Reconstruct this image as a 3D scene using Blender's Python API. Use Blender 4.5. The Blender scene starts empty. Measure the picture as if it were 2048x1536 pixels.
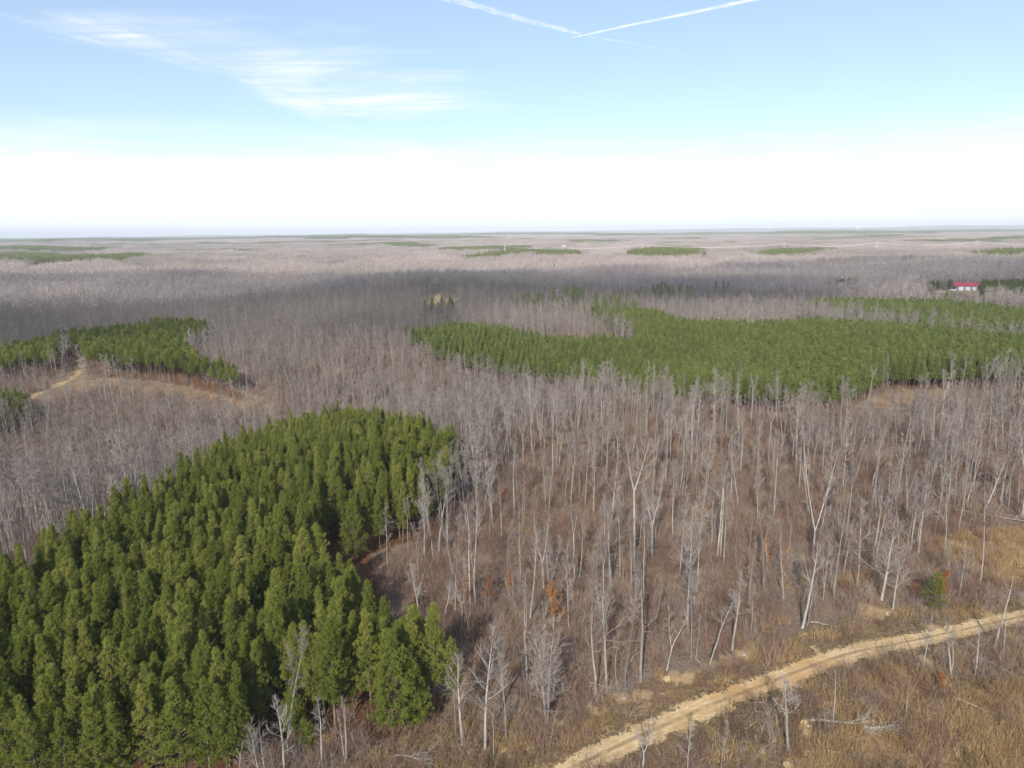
import bpy, math, random
import numpy as np
from mathutils import Vector, Matrix
R = math.radians
rng = np.random.default_rng(7)
random.seed(7)
SC = bpy.context.scene
COL = SC.collection

# ------------------------------------------------------------------ camera
CAM_H = 60.0
F = 1384.0                       # focal length in pixels of the 2048-wide photograph
PITCH = R(12.45); ROLL = R(0.64)
cam_d = bpy.data.cameras.new('camera'); cam = bpy.data.objects.new('camera', cam_d); COL.objects.link(cam)
cam_d.sensor_width = 36.0; cam_d.lens = 36.0 * F / 2048.0
cam_d.clip_start = 1.0; cam_d.clip_end = 90000.0
cam.location = (0, 0, CAM_H)
MROT = Matrix.Rotation(R(90) - PITCH, 3, 'X') @ Matrix.Rotation(-ROLL, 3, 'Z')
cam.rotation_euler = MROT.to_euler()
SC.camera = cam
# ------------------------------------------------------------------ sun, sky, exposure
SUN_EL = R(33); SHAD_AZ = R(15)  # shadows run away from the camera, a little to the right
sd = bpy.data.lights.new('sun', 'SUN'); sd.energy = 4.6; sd.angle = R(0.53); sd.color = (1.0, 0.93, 0.83)
so = bpy.data.objects.new('sun', sd); COL.objects.link(so)
SUND = Vector((math.sin(SHAD_AZ) * math.cos(SUN_EL), math.cos(SHAD_AZ) * math.cos(SUN_EL), -math.sin(SUN_EL)))
so.rotation_euler = SUND.to_track_quat('-Z', 'Y').to_euler(); so.location = (0, 0, 300)
W = bpy.data.worlds.new('World'); SC.world = W; W.use_nodes = True
def world_nodes():
    nt = W.node_tree; N = nt.nodes; L = nt.links; N.clear()
    out = N.new('ShaderNodeOutputWorld'); bg = N.new('ShaderNodeBackground'); bg.inputs[1].default_value = 0.142
    sky = N.new('ShaderNodeTexSky'); sky.sky_type = 'NISHITA'; sky.sun_disc = False
    sky.sun_elevation = SUN_EL; sky.sun_rotation = R(195); sky.air_density = 1.0; sky.dust_density = 0.6; sky.ozone_density = 1.6
    L.new(bg.outputs[0], out.inputs[0])
    tc = N.new('ShaderNodeTexCoord')
    sep = N.new('ShaderNodeSeparateXYZ'); L.new(tc.outputs['Generated'], sep.inputs[0])
    def m(op, a, b=None, clamp=False):
        n = N.new('ShaderNodeMath'); n.operation = op; n.use_clamp = clamp
        for i, v in enumerate((a, b)):
            if v is None: continue
            if isinstance(v, (int, float)): n.inputs[i].default_value = v
            else: L.new(v, n.inputs[i])
        return n.outputs[0]
    zc = m('MAXIMUM', sep.outputs[2], 0.02)
    # direction projected on a cloud layer
    px = m('DIVIDE', sep.outputs[0], zc); py = m('DIVIDE', sep.outputs[1], zc)
    cb = N.new('ShaderNodeCombineXYZ'); L.new(px, cb.inputs[0]); L.new(py, cb.inputs[1])
    def noise(vec, sc, det, rough, dist=0.0):
        n = N.new('ShaderNodeTexNoise'); n.inputs['Scale'].default_value = sc; n.inputs['Detail'].default_value = det
        n.inputs['Roughness'].default_value = rough; n.inputs['Distortion'].default_value = dist
        L.new(vec, n.inputs['Vector']); return n.outputs[0]
    def ramp(v, a, b):
        n = N.new('ShaderNodeMapRange'); n.interpolation_type = 'SMOOTHSTEP'
        n.inputs['From Min'].default_value = a; n.inputs['From Max'].default_value = b
        L.new(v, n.inputs['Value']); return n.outputs[0]
    # low bank of thin cloud over the horizon, soft ragged top
    mp = N.new('ShaderNodeMapping'); mp.inputs['Scale'].default_value = (1.0, 1.0, 9.0); L.new(tc.outputs['Generated'], mp.inputs[0])
    nb = noise(mp.outputs[0], 3.2, 5, 0.55, 0.3)
    el = m('ADD', sep.outputs[2], m('MULTIPLY', m('SUBTRACT', nb, 0.5), -0.075))
    el2 = m('ADD', el, m('MULTIPLY', sep.outputs[0], 0.012))
    bank = m('SUBTRACT', 1.0, ramp(el2, 0.050, 0.145))
    brk = noise(mp.outputs[0], 9.0, 6, 0.6, 0.4); bank = m('MULTIPLY', bank, m('ADD', 0.62, m('MULTIPLY', ramp(m('SUBTRACT', brk, m('MULTIPLY', sep.outputs[2], 2.2)), 0.10, 0.42), 0.38)))
    # broad thin veil, denser to the left
    mv = N.new('ShaderNodeMapping'); mv.inputs['Rotation'].default_value = (0, 0, R(-12)); mv.inputs['Scale'].default_value = (0.42, 0.22, 1); mv.inputs['Location'].default_value = (3.1, 1.3, 0)
    L.new(cb.outputs[0], mv.inputs[0])
    n1 = noise(mv.outputs[0], 1.0, 7, 0.62, 1.1)
    mv2 = N.new('ShaderNodeMapping'); mv2.inputs['Rotation'].default_value = (0, 0, R(-34)); mv2.inputs['Scale'].default_value = (0.30, 3.2, 1)
    L.new(cb.outputs[0], mv2.inputs[0])
    n2 = noise(mv2.outputs[0], 1.3, 8, 0.68, 0.8)
    cir = m('MULTIPLY', ramp(n1, 0.46, 0.78), ramp(n2, 0.30, 0.72))
    yy = m('MAXIMUM', sep.outputs[1], 0.05); U = m('DIVIDE', sep.outputs[0], yy); V = m('DIVIDE', sep.outputs[2], yy)
    def blob(u0, v0, ru, rv, slope=0.0):
        du = m('SUBTRACT', U, u0); dv = m('SUBTRACT', m('SUBTRACT', V, v0), m('MULTIPLY', du, slope))
        q = m('ADD', m('POWER', m('ABSOLUTE', m('DIVIDE', du, ru)), 2), m('POWER', m('ABSOLUTE', m('DIVIDE', dv, rv)), 2)); return m('EXPONENT', m('MULTIPLY', q, -1))
    reg = m('ADD', m('MULTIPLY', blob(-.26, .195, .30, .075, -.12), 1.0), m('MULTIPLY', blob(-.46, .262, .20, .026, -.08), 1.1))
    reg = m('ADD', reg, m('MULTIPLY', blob(-.10, .165, .20, .022, -.06), .8))
    reg = m('ADD', reg, m('MULTIPLY', blob(-.62, .09, .16, .02, .05), .55)); reg = m('ADD', reg, m('MULTIPLY', blob(.74, .25, .05, .04, 0), .5)); reg = m('ADD', reg, m('MULTIPLY', blob(.1, .12, .4, .02, 0), .35))
    cir = m('MULTIPLY', m('ADD', m('MULTIPLY', cir, 1.0), 0.14), reg); cir = m('ADD', cir, m('MULTIPLY', ramp(n1, .4, .8), .12))
    cir = m('MULTIPLY', cir, 1.25, True)
    ng = N.new('ShaderNodeMapRange'); ng.inputs['From Min'].default_value = 0.60; ng.inputs['From Max'].default_value = 0.40
    L.new(sep.outputs[2], ng.inputs['Value']); cir = m('MULTIPLY', cir, ng.outputs[0]); cir = m('MAXIMUM', cir, 0.20)
    tint = N.new('ShaderNodeMix'); tint.data_type = 'RGBA'; tint.blend_type = 'MULTIPLY'; tint.inputs[0].default_value = 1
    tint.inputs[7].default_value = (0.93, 0.995, 1.06, 1); L.new(sky.outputs[0], tint.inputs[6])
    mx = N.new('ShaderNodeMix'); mx.data_type = 'RGBA'; L.new(cir, mx.inputs[0]); L.new(tint.outputs[2], mx.inputs[6]); mx.inputs[7].default_value = (6.3, 6.7, 7.1, 1)
    mx2 = N.new('ShaderNodeMix'); mx2.data_type = 'RGBA'; L.new(bank, mx2.inputs[0]); L.new(mx.outputs[2], mx2.inputs[6]); mx2.inputs[7].default_value = (7.0, 7.4, 7.5, 1)
    L.new(mx2.outputs[2], bg.inputs[0])
world_nodes()
SC.view_settings.view_transform = 'Standard'; SC.view_settings.look = 'None'
SC.view_settings.exposure = 0.22; SC.view_settings.gamma = 1.0
try:
    SC.cycles.max_bounces = 4; SC.cycles.diffuse_bounces = 3; SC.cycles.transparent_max_bounces = 16
    SC.cycles.volume_bounces = 0
except Exception: pass

# ------------------------------------------------------------------ terrain
def waves(x, y, L, seed):
    r = np.random.default_rng(seed); s = 0
    for k in range(7):
        a = r.uniform(0, 2 * np.pi); f = 2 * np.pi / (L * r.uniform(0.6, 1.7)); p = r.uniform(0, 6.28)
        s = s + np.sin((x * np.cos(a) + y * np.sin(a)) * f + p)
    return s / 4.0
def sst(v, a, b):
    t = np.clip((v - a) / (b - a), 0, 1); return t * t * (3 - 2 * t)
def seg_dist(x, y, pts):
    d = np.full(np.shape(x), 1e9)
    for (ax, ay), (bx, by) in zip(pts[:-1], pts[1:]):
        vx, vy = bx - ax, by - ay; t = np.clip(((x - ax) * vx + (y - ay) * vy) / (vx * vx + vy * vy), 0, 1)
        d = np.minimum(d, np.hypot(x - ax - t * vx, y - ay - t * vy))
    return d
HILLS = [(480, 720, 11, 110), (-78, 640, 9, 80), (150, 320, 3.0, 120)]
VALLEY = [(-260, 60), (-190, 130), (-130, 190), (-60, 245), (30, 290)]
def height(x, y):
    x = np.asarray(x, float); y = np.asarray(y, float); r = np.hypot(x, y)
    z = 0.5 * waves(x, y, 60, 1) * sst(r, 60, 120) + 0.12 * waves(x, y, 14, 2)
    z = z + 3.0 * waves(x, y, 420, 3) * sst(r, 250, 700) + 8.0 * waves(x, y, 1400, 4) * sst(r, 700, 2200)
    z = z + 17 * waves(x, y, 5200, 5) * sst(r, 3500, 9000) + 14 * waves(x, y, 2600, 6) * sst(r, 8000, 16000)
    z = z + 62 * sst(r, 9000, 21000) * (0.75 + 0.5 * np.tanh(x / 9000)) * (0.85 + 0.2 * waves(x, y, 7000, 8))
    for hx, hy, ha, hs in HILLS: z = z + ha * np.exp(-((x - hx) ** 2 + (y - hy) ** 2) / (hs * hs))
    z = z - 15 * np.exp(-(seg_dist(x, y, VALLEY) / 48.0) ** 2)
    return z
def unproj(px, py, hh=0.0):
    d = MROT @ Vector(((px - 1024) / F, (768 - py) / F, -1.0))
    t = 40 * 1.004 ** np.arange(1700)
    z = CAM_H + d.z * t; g = height(d.x * t, d.y * t) + hh
    i = np.argmax(z <= g)
    if z[i] > g[i]: i = len(t) - 1
    t0 = t[max(i - 1, 0)]; t1 = t[i]
    for _ in range(20):
        tm = (t0 + t1) / 2
        if CAM_H + d.z * tm <= height(d.x * tm, d.y * tm) + hh: t1 = tm
        else: t0 = tm
    return float(d.x * t1), float(d.y * t1)
MI = MROT.transposed()
def proj(x, y, z):
    v = MI @ Vector((x, y, z - CAM_H)); return 1024 + F * v.x / -v.z, 768 - F * v.y / -v.z
def tall(px, py, ty):
    "tree standing at pixel (px,py) whose tip reaches pixel row ty -> x, y, height"
    x, y = unproj(px, py); z0 = float(height(x, y)); lo, hi = 0.5, 60
    for _ in range(30):
        m = (lo + hi) / 2
        if proj(x, y, z0 + m)[1] > ty: lo = m
        else: hi = m
    return x, y, lo
def poly(pts):
    return np.array([unproj(*p) for p in pts])
def inside(x, y, P):
    x = np.asarray(x); y = np.asarray(y); c = np.zeros(x.shape, bool); n = len(P)
    for i in range(n):
        x1, y1 = P[i]; x2, y2 = P[(i + 1) % n]
        if y1 == y2: continue
        c ^= ((y1 > y) != (y2 > y)) & (x < (x2 - x1) * (y - y1) / (y2 - y1) + x1)
    return c

# ------------------------------------------------------------------ regions (canopy edge: pixel + canopy height; base edge: height 0)
T = 13.0
stand_near = poly([(-260, 1190, T), (0, 1098, T), (100, 1052, T), (270, 972, T), (400, 902, T), (560, 842, T), (680, 812, T), (800, 827, T), (880, 848, T), (925, 868, T),
                   (912, 905, T), (880, 985, 7), (835, 1040, 4), (740, 1107, 0), (790, 1330, 0), (893, 1395, 0), (885, 1425, 0), (800, 1478, 0), (640, 1455, 0), (530, 1495, 0), (480, 1575, 0), (-300, 1700, 0)])
lane = poly([(716, 925, T), (727, 925, T), (694, 1000, 8), (676, 1060, 2), (692, 1108, 0), (745, 1126, 0), (820, 1200, 0), (893, 1375, 0), (800, 1345, 3), (744, 1262, 3), (664, 1165, 6), (618, 1085, 9), (640, 1000, 11), (690, 925, T)])
TL = 9.5
stand_left = poly([(-220, 740, TL), (0, 696, TL), (130, 664, TL), (260, 652, TL), (290, 648, TL), (380, 652, TL), (372, 690, TL), (400, 712, TL), (480, 738, TL), (492, 802, 0), (400, 780, 0), (330, 764, 0), (180, 752, 0), (158, 712, 0), (132, 712, 0), (120, 748, 0), (0, 770, 0), (-200, 785, 0)])
stand_left_back = poly([(300, 641, TL), (400, 641, TL), (435, 658, TL), (400, 668, TL), (300, 662, TL)])
stand_young = poly([(-220, 780, 7), (0, 784, 7), (60, 800, 7), (72, 835, 2), (60, 862, 0), (0, 885, 0), (-200, 900, 0)])
T = 10.5
stand_mid = poly([(812, 656, T), (900, 645, T), (1000, 648, T), (1100, 668, T), (1205, 668, T), (1262, 673, T), (1280, 662, T), (1256, 642, T), (1190, 630, T), (1240, 617, T), (1310, 617, T), (1370, 637, T), (1500, 642, T),
                  (1600, 635, T), (1750, 642, T), (1900, 652, T), (2060, 668, T), (2300, 680, T), (2300, 775, 2), (2048, 765, 2), (1830, 768, 2), (1770, 778, 0), (1690, 812, 2), (1600, 812, 2), (1480, 806, 2), (1380, 800, 3), (1240, 775, 4), (1130, 760, 5), (1040, 745, 6), (950, 722, 7), (870, 695, 8)])
mid_gap = poly([(1360, 716, T), (1480, 712, T), (1600, 716, T), (1580, 745, 4), (1548, 756, 3), (1490, 742, 5), (1400, 728, 7)])
stand_right = poly([(1590, 604, T), (1650, 594, T), (1750, 595, T), (1900, 597, T), (2060, 614, T), (2300, 625, T), (2300, 655, T), (2050, 650, T), (1950, 650, T), (1850, 640, T), (1740, 622, T), (1650, 613, T)])
stand_barn_l = poly([(1830, 568, 9), (1880, 563, 9), (1905, 570, 6), (1900, 580, 0), (1830, 575, 9)])
stand_barn_r = poly([(1962, 560, T), (2100, 558, T), (2200, 560, T), (2200, 585, T), (2048, 583, T), (1965, 578, T)])
stand_mid_far = poly([(1665, 560, T), (1700, 555, T), (1720, 560, T), (1690, 566, T), (1660, 568, T)])
FARP = [[(1265, 505), (1290, 499), (1340, 495), (1400, 498), (1412, 504), (1370, 514), (1270, 510)], [(1520, 510), (1560, 501), (1612, 500), (1615, 508), (1540, 512)],
        [(1060, 503), (1100, 499), (1150, 503), (1158, 510), (1090, 512)], [(930, 517), (985, 506), (1045, 500), (1060, 503), (990, 512), (940, 519)], [(885, 498), (985, 494), (1060, 495), (1060, 499), (960, 500), (890, 502)], [(780, 488), (830, 488), (875, 493), (845, 496), (790, 493)],
        [(1968, 507), (2000, 501), (2080, 501), (2080, 510), (1975, 512)], [(-60, 512), (0, 508), (110, 508), (115, 516), (0, 524), (-60, 524)],
        [(210, 512), (275, 508), (282, 518), (215, 522)], [(130, 512), (190, 510), (195, 518), (140, 520)], [(-60, 500), (100, 496), (215, 499), (100, 503), (-60, 504)], [(1640, 498), (1655, 496), (1660, 502), (1640, 503)], [(0, 480), (160, 482), (100, 485), (0, 484)],
        [(140, 480), (230, 481), (480, 474), (480, 478), (240, 484)], [(400, 488), (560, 486), (560, 488), (400, 490)], [(1330, 478), (1400, 476), (1410, 479), (1340, 481)], [(1140, 482), (1230, 480), (1235, 483), (1150, 485)]]
FARP = [poly([(a, b, 12) for a, b in q]) for q in FARP]
_r = np.random.default_rng(77)
for _ in range(46):
    _d = 2300 + 6000 * _r.uniform() ** .8; _a = _r.uniform(-.66, .66); _cx, _cy = _d * math.sin(_a), _d * math.cos(_a); _l = _r.uniform(80, 420) * _d / 3000; _w = _r.uniform(25, 90) * _d / 2400; _t = np.linspace(0, 6.28, 11)[:-1]; _k = _r.uniform(.7, 1.2, 10); _ro = _r.normal() * .3
    _x = np.cos(_t) * _l * _k; _y = np.sin(_t) * _w * _k; FARP.append(np.stack([_cx + _x * math.cos(_ro) - _y * math.sin(_ro), _cy + _x * math.sin(_ro) + _y * math.cos(_ro)], 1))
PINE_POLYS = dict(near=stand_near, left=stand_left, leftback=stand_left_back, young=stand_young, mid=stand_mid, right=stand_right, bl=stand_barn_l, br=stand_barn_r, mf=stand_mid_far)
clear_left = poly([(40, 800), (100, 770), (140, 748), (128, 712), (165, 706), (178, 752), (320, 764), (420, 775), (540, 800), (560, 830), (470, 812), (400, 800), (300, 788), (190, 780), (110, 806)])
clear_right = poly([(1700, 815), (1760, 790), (1800, 765), (1880, 762), (1905, 770), (1880, 800), (1780, 820)])
clear_mid = poly([(842, 606), (870, 602), (868, 590), (882, 588), (890, 598), (915, 598), (905, 606), (880, 614)])
clear_small = poly([(1075, 601), (1105, 598), (1140, 608), (1180, 613), (1170, 620), (1120, 614)])
clear_far = poly([(60, 535), (140, 526), (200, 522), (240, 522), (200, 529), (80, 540)])
barn_pad = poly([(1862, 584), (1905, 579), (1975, 578), (1972, 590), (1945, 592), (1925, 584), (1880, 586)])
scrapes = [poly(q) for q in ([(1215, 1396), (1250, 1385), (1305, 1386), (1290, 1400), (1240, 1402)], [(1320, 1352), (1350, 1345), (1400, 1348), (1385, 1362), (1330, 1366)], [(1395, 1335), (1440, 1315), (1495, 1296), (1508, 1310), (1470, 1328), (1410, 1342)], [(1170, 1420), (1200, 1412), (1215, 1424), (1180, 1430)], [(1720, 1212), (1780, 1218), (1800, 1230), (1760, 1236), (1725, 1226)], [(1100, 1450), (1130, 1438), (1140, 1450), (1110, 1460)], [(1700, 1290), (1740, 1272), (1752, 1282), (1720, 1300)], [(1590, 1438), (1625, 1440), (1625, 1462), (1600, 1470)], [(1560, 1520), (1600, 1510), (1610, 1536), (1570, 1545)])]
grass_r = poly([(1850, 1090), (1900, 1072), (2060, 1060), (2250, 1060), (2250, 1200), (2048, 1185), (1965, 1160), (1900, 1120)])
grass_c = poly([(1660, 1165), (1730, 1140), (1740, 1155), (1690, 1180)])
grass_low = poly([(1640, 1400), (1760, 1330), (1850, 1345), (1900, 1400), (2048, 1340), (2300, 1300), (2400, 1700), (1560, 1700), (1600, 1500), (1700, 1460)])
open_near = poly([(560, 1560), (900, 1450), (1150, 1420), (1300, 1370), (1480, 1300), (1600, 1270), (1760, 1215), (1900, 1215), (2060, 1190), (2300, 1190), (2500, 1800), (500, 1800)])
tr = [(1050, 1590), (1140, 1540), (1265, 1480), (1420, 1412), (1560, 1358), (1700, 1308), (1850, 1277), (1990, 1246), (2110, 1222), (2300, 1190)]
ROAD = [unproj(a, b) for a, b in tr]
x0, y0 = ROAD[0]; ROAD = [(x0 - 60, y0 - 42), (x0 - 26, y0 - 17)] + ROAD + [(ROAD[-1][0] + 60, ROAD[-1][1] + 22)]
def spline(P, n=12):
    P = [np.array(p, float) for p in P]; P = [2 * P[0] - P[1]] + P + [2 * P[-1] - P[-2]]; o = []
    for i in range(1, len(P) - 2):
        for k in range(n):
            t = k / n; a, b, c, d = P[i - 1:i + 3]
            o.append(0.5 * (2 * b + (c - a) * t + (2 * a - 5 * b + 4 * c - d) * t * t + (3 * b - a - 3 * c + d) * t ** 3))
    o.append(P[-2]); return np.array(o)
ROADC = spline(ROAD)
TRACKL = spline([unproj(a, b) for a, b in [(10, 815), (60, 795), (120, 768), (158, 745), (160, 715), (150, 700)]])

# ------------------------------------------------------------------ helpers: materials, meshes, objects
def mat(name, rough=0.8):
    m = bpy.data.materials.new(name); m.use_nodes = True; return m, m.node_tree.nodes, m.node_tree.links, m.node_tree.nodes['Principled BSDF']
def nmath(nt, op, a, b=None, clamp=False):
    n = nt.nodes.new('ShaderNodeMath'); n.operation = op; n.use_clamp = clamp
    for i, v in enumerate((a, b)):
        if v is None: continue
        if isinstance(v, (int, float)): n.inputs[i].default_value = v
        else: nt.links.new(v, n.inputs[i])
    return n.outputs[0]
def nmix(nt, f, a, b, mode='MIX'):
    n = nt.nodes.new('ShaderNodeMix'); n.data_type = 'RGBA'; n.blend_type = mode
    for i, v in ((0, f), (6, a), (7, b)):
        if isinstance(v, (int, float)): n.inputs[i].default_value = v
        elif isinstance(v, tuple): n.inputs[i].default_value = (*v[:3], 1)
        else: nt.links.new(v, n.inputs[i])
    return n.outputs[2]
def nnoise(nt, vec, sc, det=4, rough=0.6, dist=0.0):
    n = nt.nodes.new('ShaderNodeTexNoise'); n.inputs['Scale'].default_value = sc; n.inputs['Detail'].default_value = det
    n.inputs['Roughness'].default_value = rough; n.inputs['Distortion'].default_value = dist
    if vec is not None: nt.links.new(vec, n.inputs['Vector'])
    return n.outputs[0]
def nramp(nt, v, a, b, lo=0.0, hi=1.0):
    n = nt.nodes.new('ShaderNodeMapRange'); n.interpolation_type = 'SMOOTHSTEP'
    n.inputs['From Min'].default_value = a; n.inputs['From Max'].default_value = b; n.inputs['To Min'].default_value = lo; n.inputs['To Max'].default_value = hi
    nt.links.new(v, n.inputs['Value']); return n.outputs[0]
def nattr(nt, name):
    n = nt.nodes.new('ShaderNodeAttribute'); n.attribute_name = name; return n.outputs['Fac']
def nrand(nt): return nt.nodes.new('ShaderNodeObjectInfo').outputs['Random']
def plain(name, col, rough=0.7, metal=0.0, noise=0.0, sc=1.0):
    m, N, L, b = mat(name); b.inputs['Roughness'].default_value = rough; b.inputs['Metallic'].default_value = metal
    tc = N.new('ShaderNodeTexCoord').outputs['Object']
    c = nmix(m.node_tree, nnoise(m.node_tree, tc, sc, 5), tuple(v * (1 - noise) for v in col), tuple(min(1, v * (1 + noise)) for v in col))
    L.new(c, b.inputs['Base Color']); return m
def leafy(name, cols, transl=0.25, rand_w=0.5):
    "cols: dark, mid, light; mixed by a per-face value and a per-tree value"
    m = bpy.data.materials.new(name); m.use_nodes = True; nt = m.node_tree; nt.nodes.clear(); L = nt.links
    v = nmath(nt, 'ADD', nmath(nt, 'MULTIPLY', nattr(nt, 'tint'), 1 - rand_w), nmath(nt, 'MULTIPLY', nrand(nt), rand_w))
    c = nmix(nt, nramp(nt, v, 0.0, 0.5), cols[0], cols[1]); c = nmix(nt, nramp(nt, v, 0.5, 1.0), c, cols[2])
    d = nt.nodes.new('ShaderNodeBsdfDiffuse'); L.new(c, d.inputs[0]); o = nt.nodes.new('ShaderNodeOutputMaterial')
    if transl > 0:
        t = nt.nodes.new('ShaderNodeBsdfTranslucent'); L.new(c, t.inputs[0]); s = nt.nodes.new('ShaderNodeMixShader'); s.inputs[0].default_value = transl
        L.new(d.outputs[0], s.inputs[1]); L.new(t.outputs[0], s.inputs[2]); L.new(s.outputs[0], o.inputs[0])
    else: L.new(d.outputs[0], o.inputs[0])
    return m
M = {}
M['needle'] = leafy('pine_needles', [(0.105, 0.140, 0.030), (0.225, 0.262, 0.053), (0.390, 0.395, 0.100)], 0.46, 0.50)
M['needle_young'] = leafy('young_pine_needles', [(0.085, 0.12, 0.022), (0.165, 0.21, 0.036), (0.26, 0.29, 0.062)], 0.3, 0.45)
M['needle_far'] = leafy('far_pine_needles', [(0.10, 0.135, 0.036), (0.195, 0.24, 0.062), (0.32, 0.35, 0.105)], 0.38, 0.4)
M['needle_pale'] = leafy('pale_far_needles', [(0.16, 0.19, 0.065), (0.26, 0.29, 0.10), (0.38, 0.40, 0.16)], 0.4, 0.4)
M['twig'] = leafy('bare_twigs', [(0.165, 0.138, 0.128), (0.265, 0.227, 0.208), (0.40, 0.35, 0.32)], 0.0, 0.6)
M['twig_far'] = leafy('far_bare_twigs', [(0.30, 0.250, 0.235), (0.41, 0.348, 0.322), (0.55, 0.475, 0.435)], 0.0, 0.5)  # paler copy of the bare twigs: far sunlight is put into the colour
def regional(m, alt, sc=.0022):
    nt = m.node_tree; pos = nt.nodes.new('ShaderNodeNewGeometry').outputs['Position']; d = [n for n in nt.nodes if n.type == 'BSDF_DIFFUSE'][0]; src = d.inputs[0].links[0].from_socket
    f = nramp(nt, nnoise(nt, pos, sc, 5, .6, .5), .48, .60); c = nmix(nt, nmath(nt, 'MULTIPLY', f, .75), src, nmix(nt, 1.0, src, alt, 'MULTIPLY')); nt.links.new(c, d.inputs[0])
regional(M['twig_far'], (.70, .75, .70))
M['rust'] = leafy('rust_leaves', [(0.24, 0.09, 0.03), (0.38, 0.16, 0.055), (0.50, 0.25, 0.10)], 0.3, 0.4)
M['brush'] = leafy('underbrush_twigs', [(0.13, 0.080, 0.058), (0.235, 0.152, 0.112), (0.385, 0.28, 0.212)], 0.0, 0.7)
M['grass'] = leafy('dry_golden_grass', [(0.26, 0.175, 0.09), (0.43, 0.30, 0.155), (0.58, 0.44, 0.245)], 0.2, 0.6)
M['greenbrush'] = leafy('green_brush', [(0.07, 0.075, 0.025), (0.12, 0.12, 0.04), (0.20, 0.18, 0.07)], 0.1, 0.5)
def bark(name, a, b, lo=0.6):
    m, N, L, p = mat(name); nt = m.node_tree; p.inputs['Roughness'].default_value = 0.9; p.inputs['Specular IOR Level'].default_value = 0.15
    tc = N.new('ShaderNodeTexCoord').outputs['Object']; mp = N.new('ShaderNodeMapping'); mp.inputs['Scale'].default_value = (3, 3, 0.7); L.new(tc, mp.inputs[0])
    c = nmix(nt, nramp(nt, nnoise(nt, mp.outputs[0], 1.2, 6, 0.7), 0.3, 0.7), a, b)
    rr = nt.nodes.new('ShaderNodeMapRange'); rr.inputs['To Min'].default_value = lo; rr.inputs['To Max'].default_value = 1.1; L.new(nrand(nt), rr.inputs['Value'])
    g = N.new('ShaderNodeCombineColor'); [L.new(rr.outputs[0], g.inputs[i]) for i in range(3)]
    L.new(nmix(nt, 1.0, c, g.outputs[0], 'MULTIPLY'), p.inputs['Base Color']); return m
M['bark'] = bark('grey_bark', (0.20, 0.175, 0.15), (0.42, 0.38, 0.335))
M['bark_white'] = bark('pale_bark', (0.29, 0.26, 0.23), (0.50, 0.46, 0.41), 0.8)
M['pinebark'] = bark('pine_bark', (0.13, 0.09, 0.065), (0.26, 0.20, 0.155))
M['dead'] = bark('dead_wood', (0.22, 0.195, 0.17), (0.46, 0.42, 0.37), 0.8)

def make_mesh(name, V, faces, mats, mi=None, tint=None, smooth=False):
    """faces: list of (k, int array [n,k]); mi/tint per face arrays in the same order"""
    me = bpy.data.meshes.new(name); V = np.asarray(V, np.float32); me.vertices.add(len(V)); me.vertices.foreach_set('co', V.ravel())
    loops = np.concatenate([f.ravel() for f in faces]); tot = np.concatenate([np.full(len(f), f.shape[1]) for f in faces])
    st = np.concatenate([[0], np.cumsum(tot)[:-1]])
    me.loops.add(len(loops)); me.loops.foreach_set('vertex_index', loops.astype(np.int32))
    me.polygons.add(len(tot)); me.polygons.foreach_set('loop_start', st.astype(np.int32))
    try: me.polygons.foreach_set('loop_total', tot.astype(np.int32))
    except Exception: pass
    for m in mats: me.materials.append(m)
    if mi is not None: me.polygons.foreach_set('material_index', np.asarray(mi, np.int32))
    if tint is not None:
        a = me.attributes.new('tint', 'FLOAT', 'FACE'); a.data.foreach_set('value', np.asarray(tint, np.float32))
    me.polygons.foreach_set('use_smooth', np.full(len(tot), smooth))
    me.update(calc_edges=True); me.validate(); return me
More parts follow.
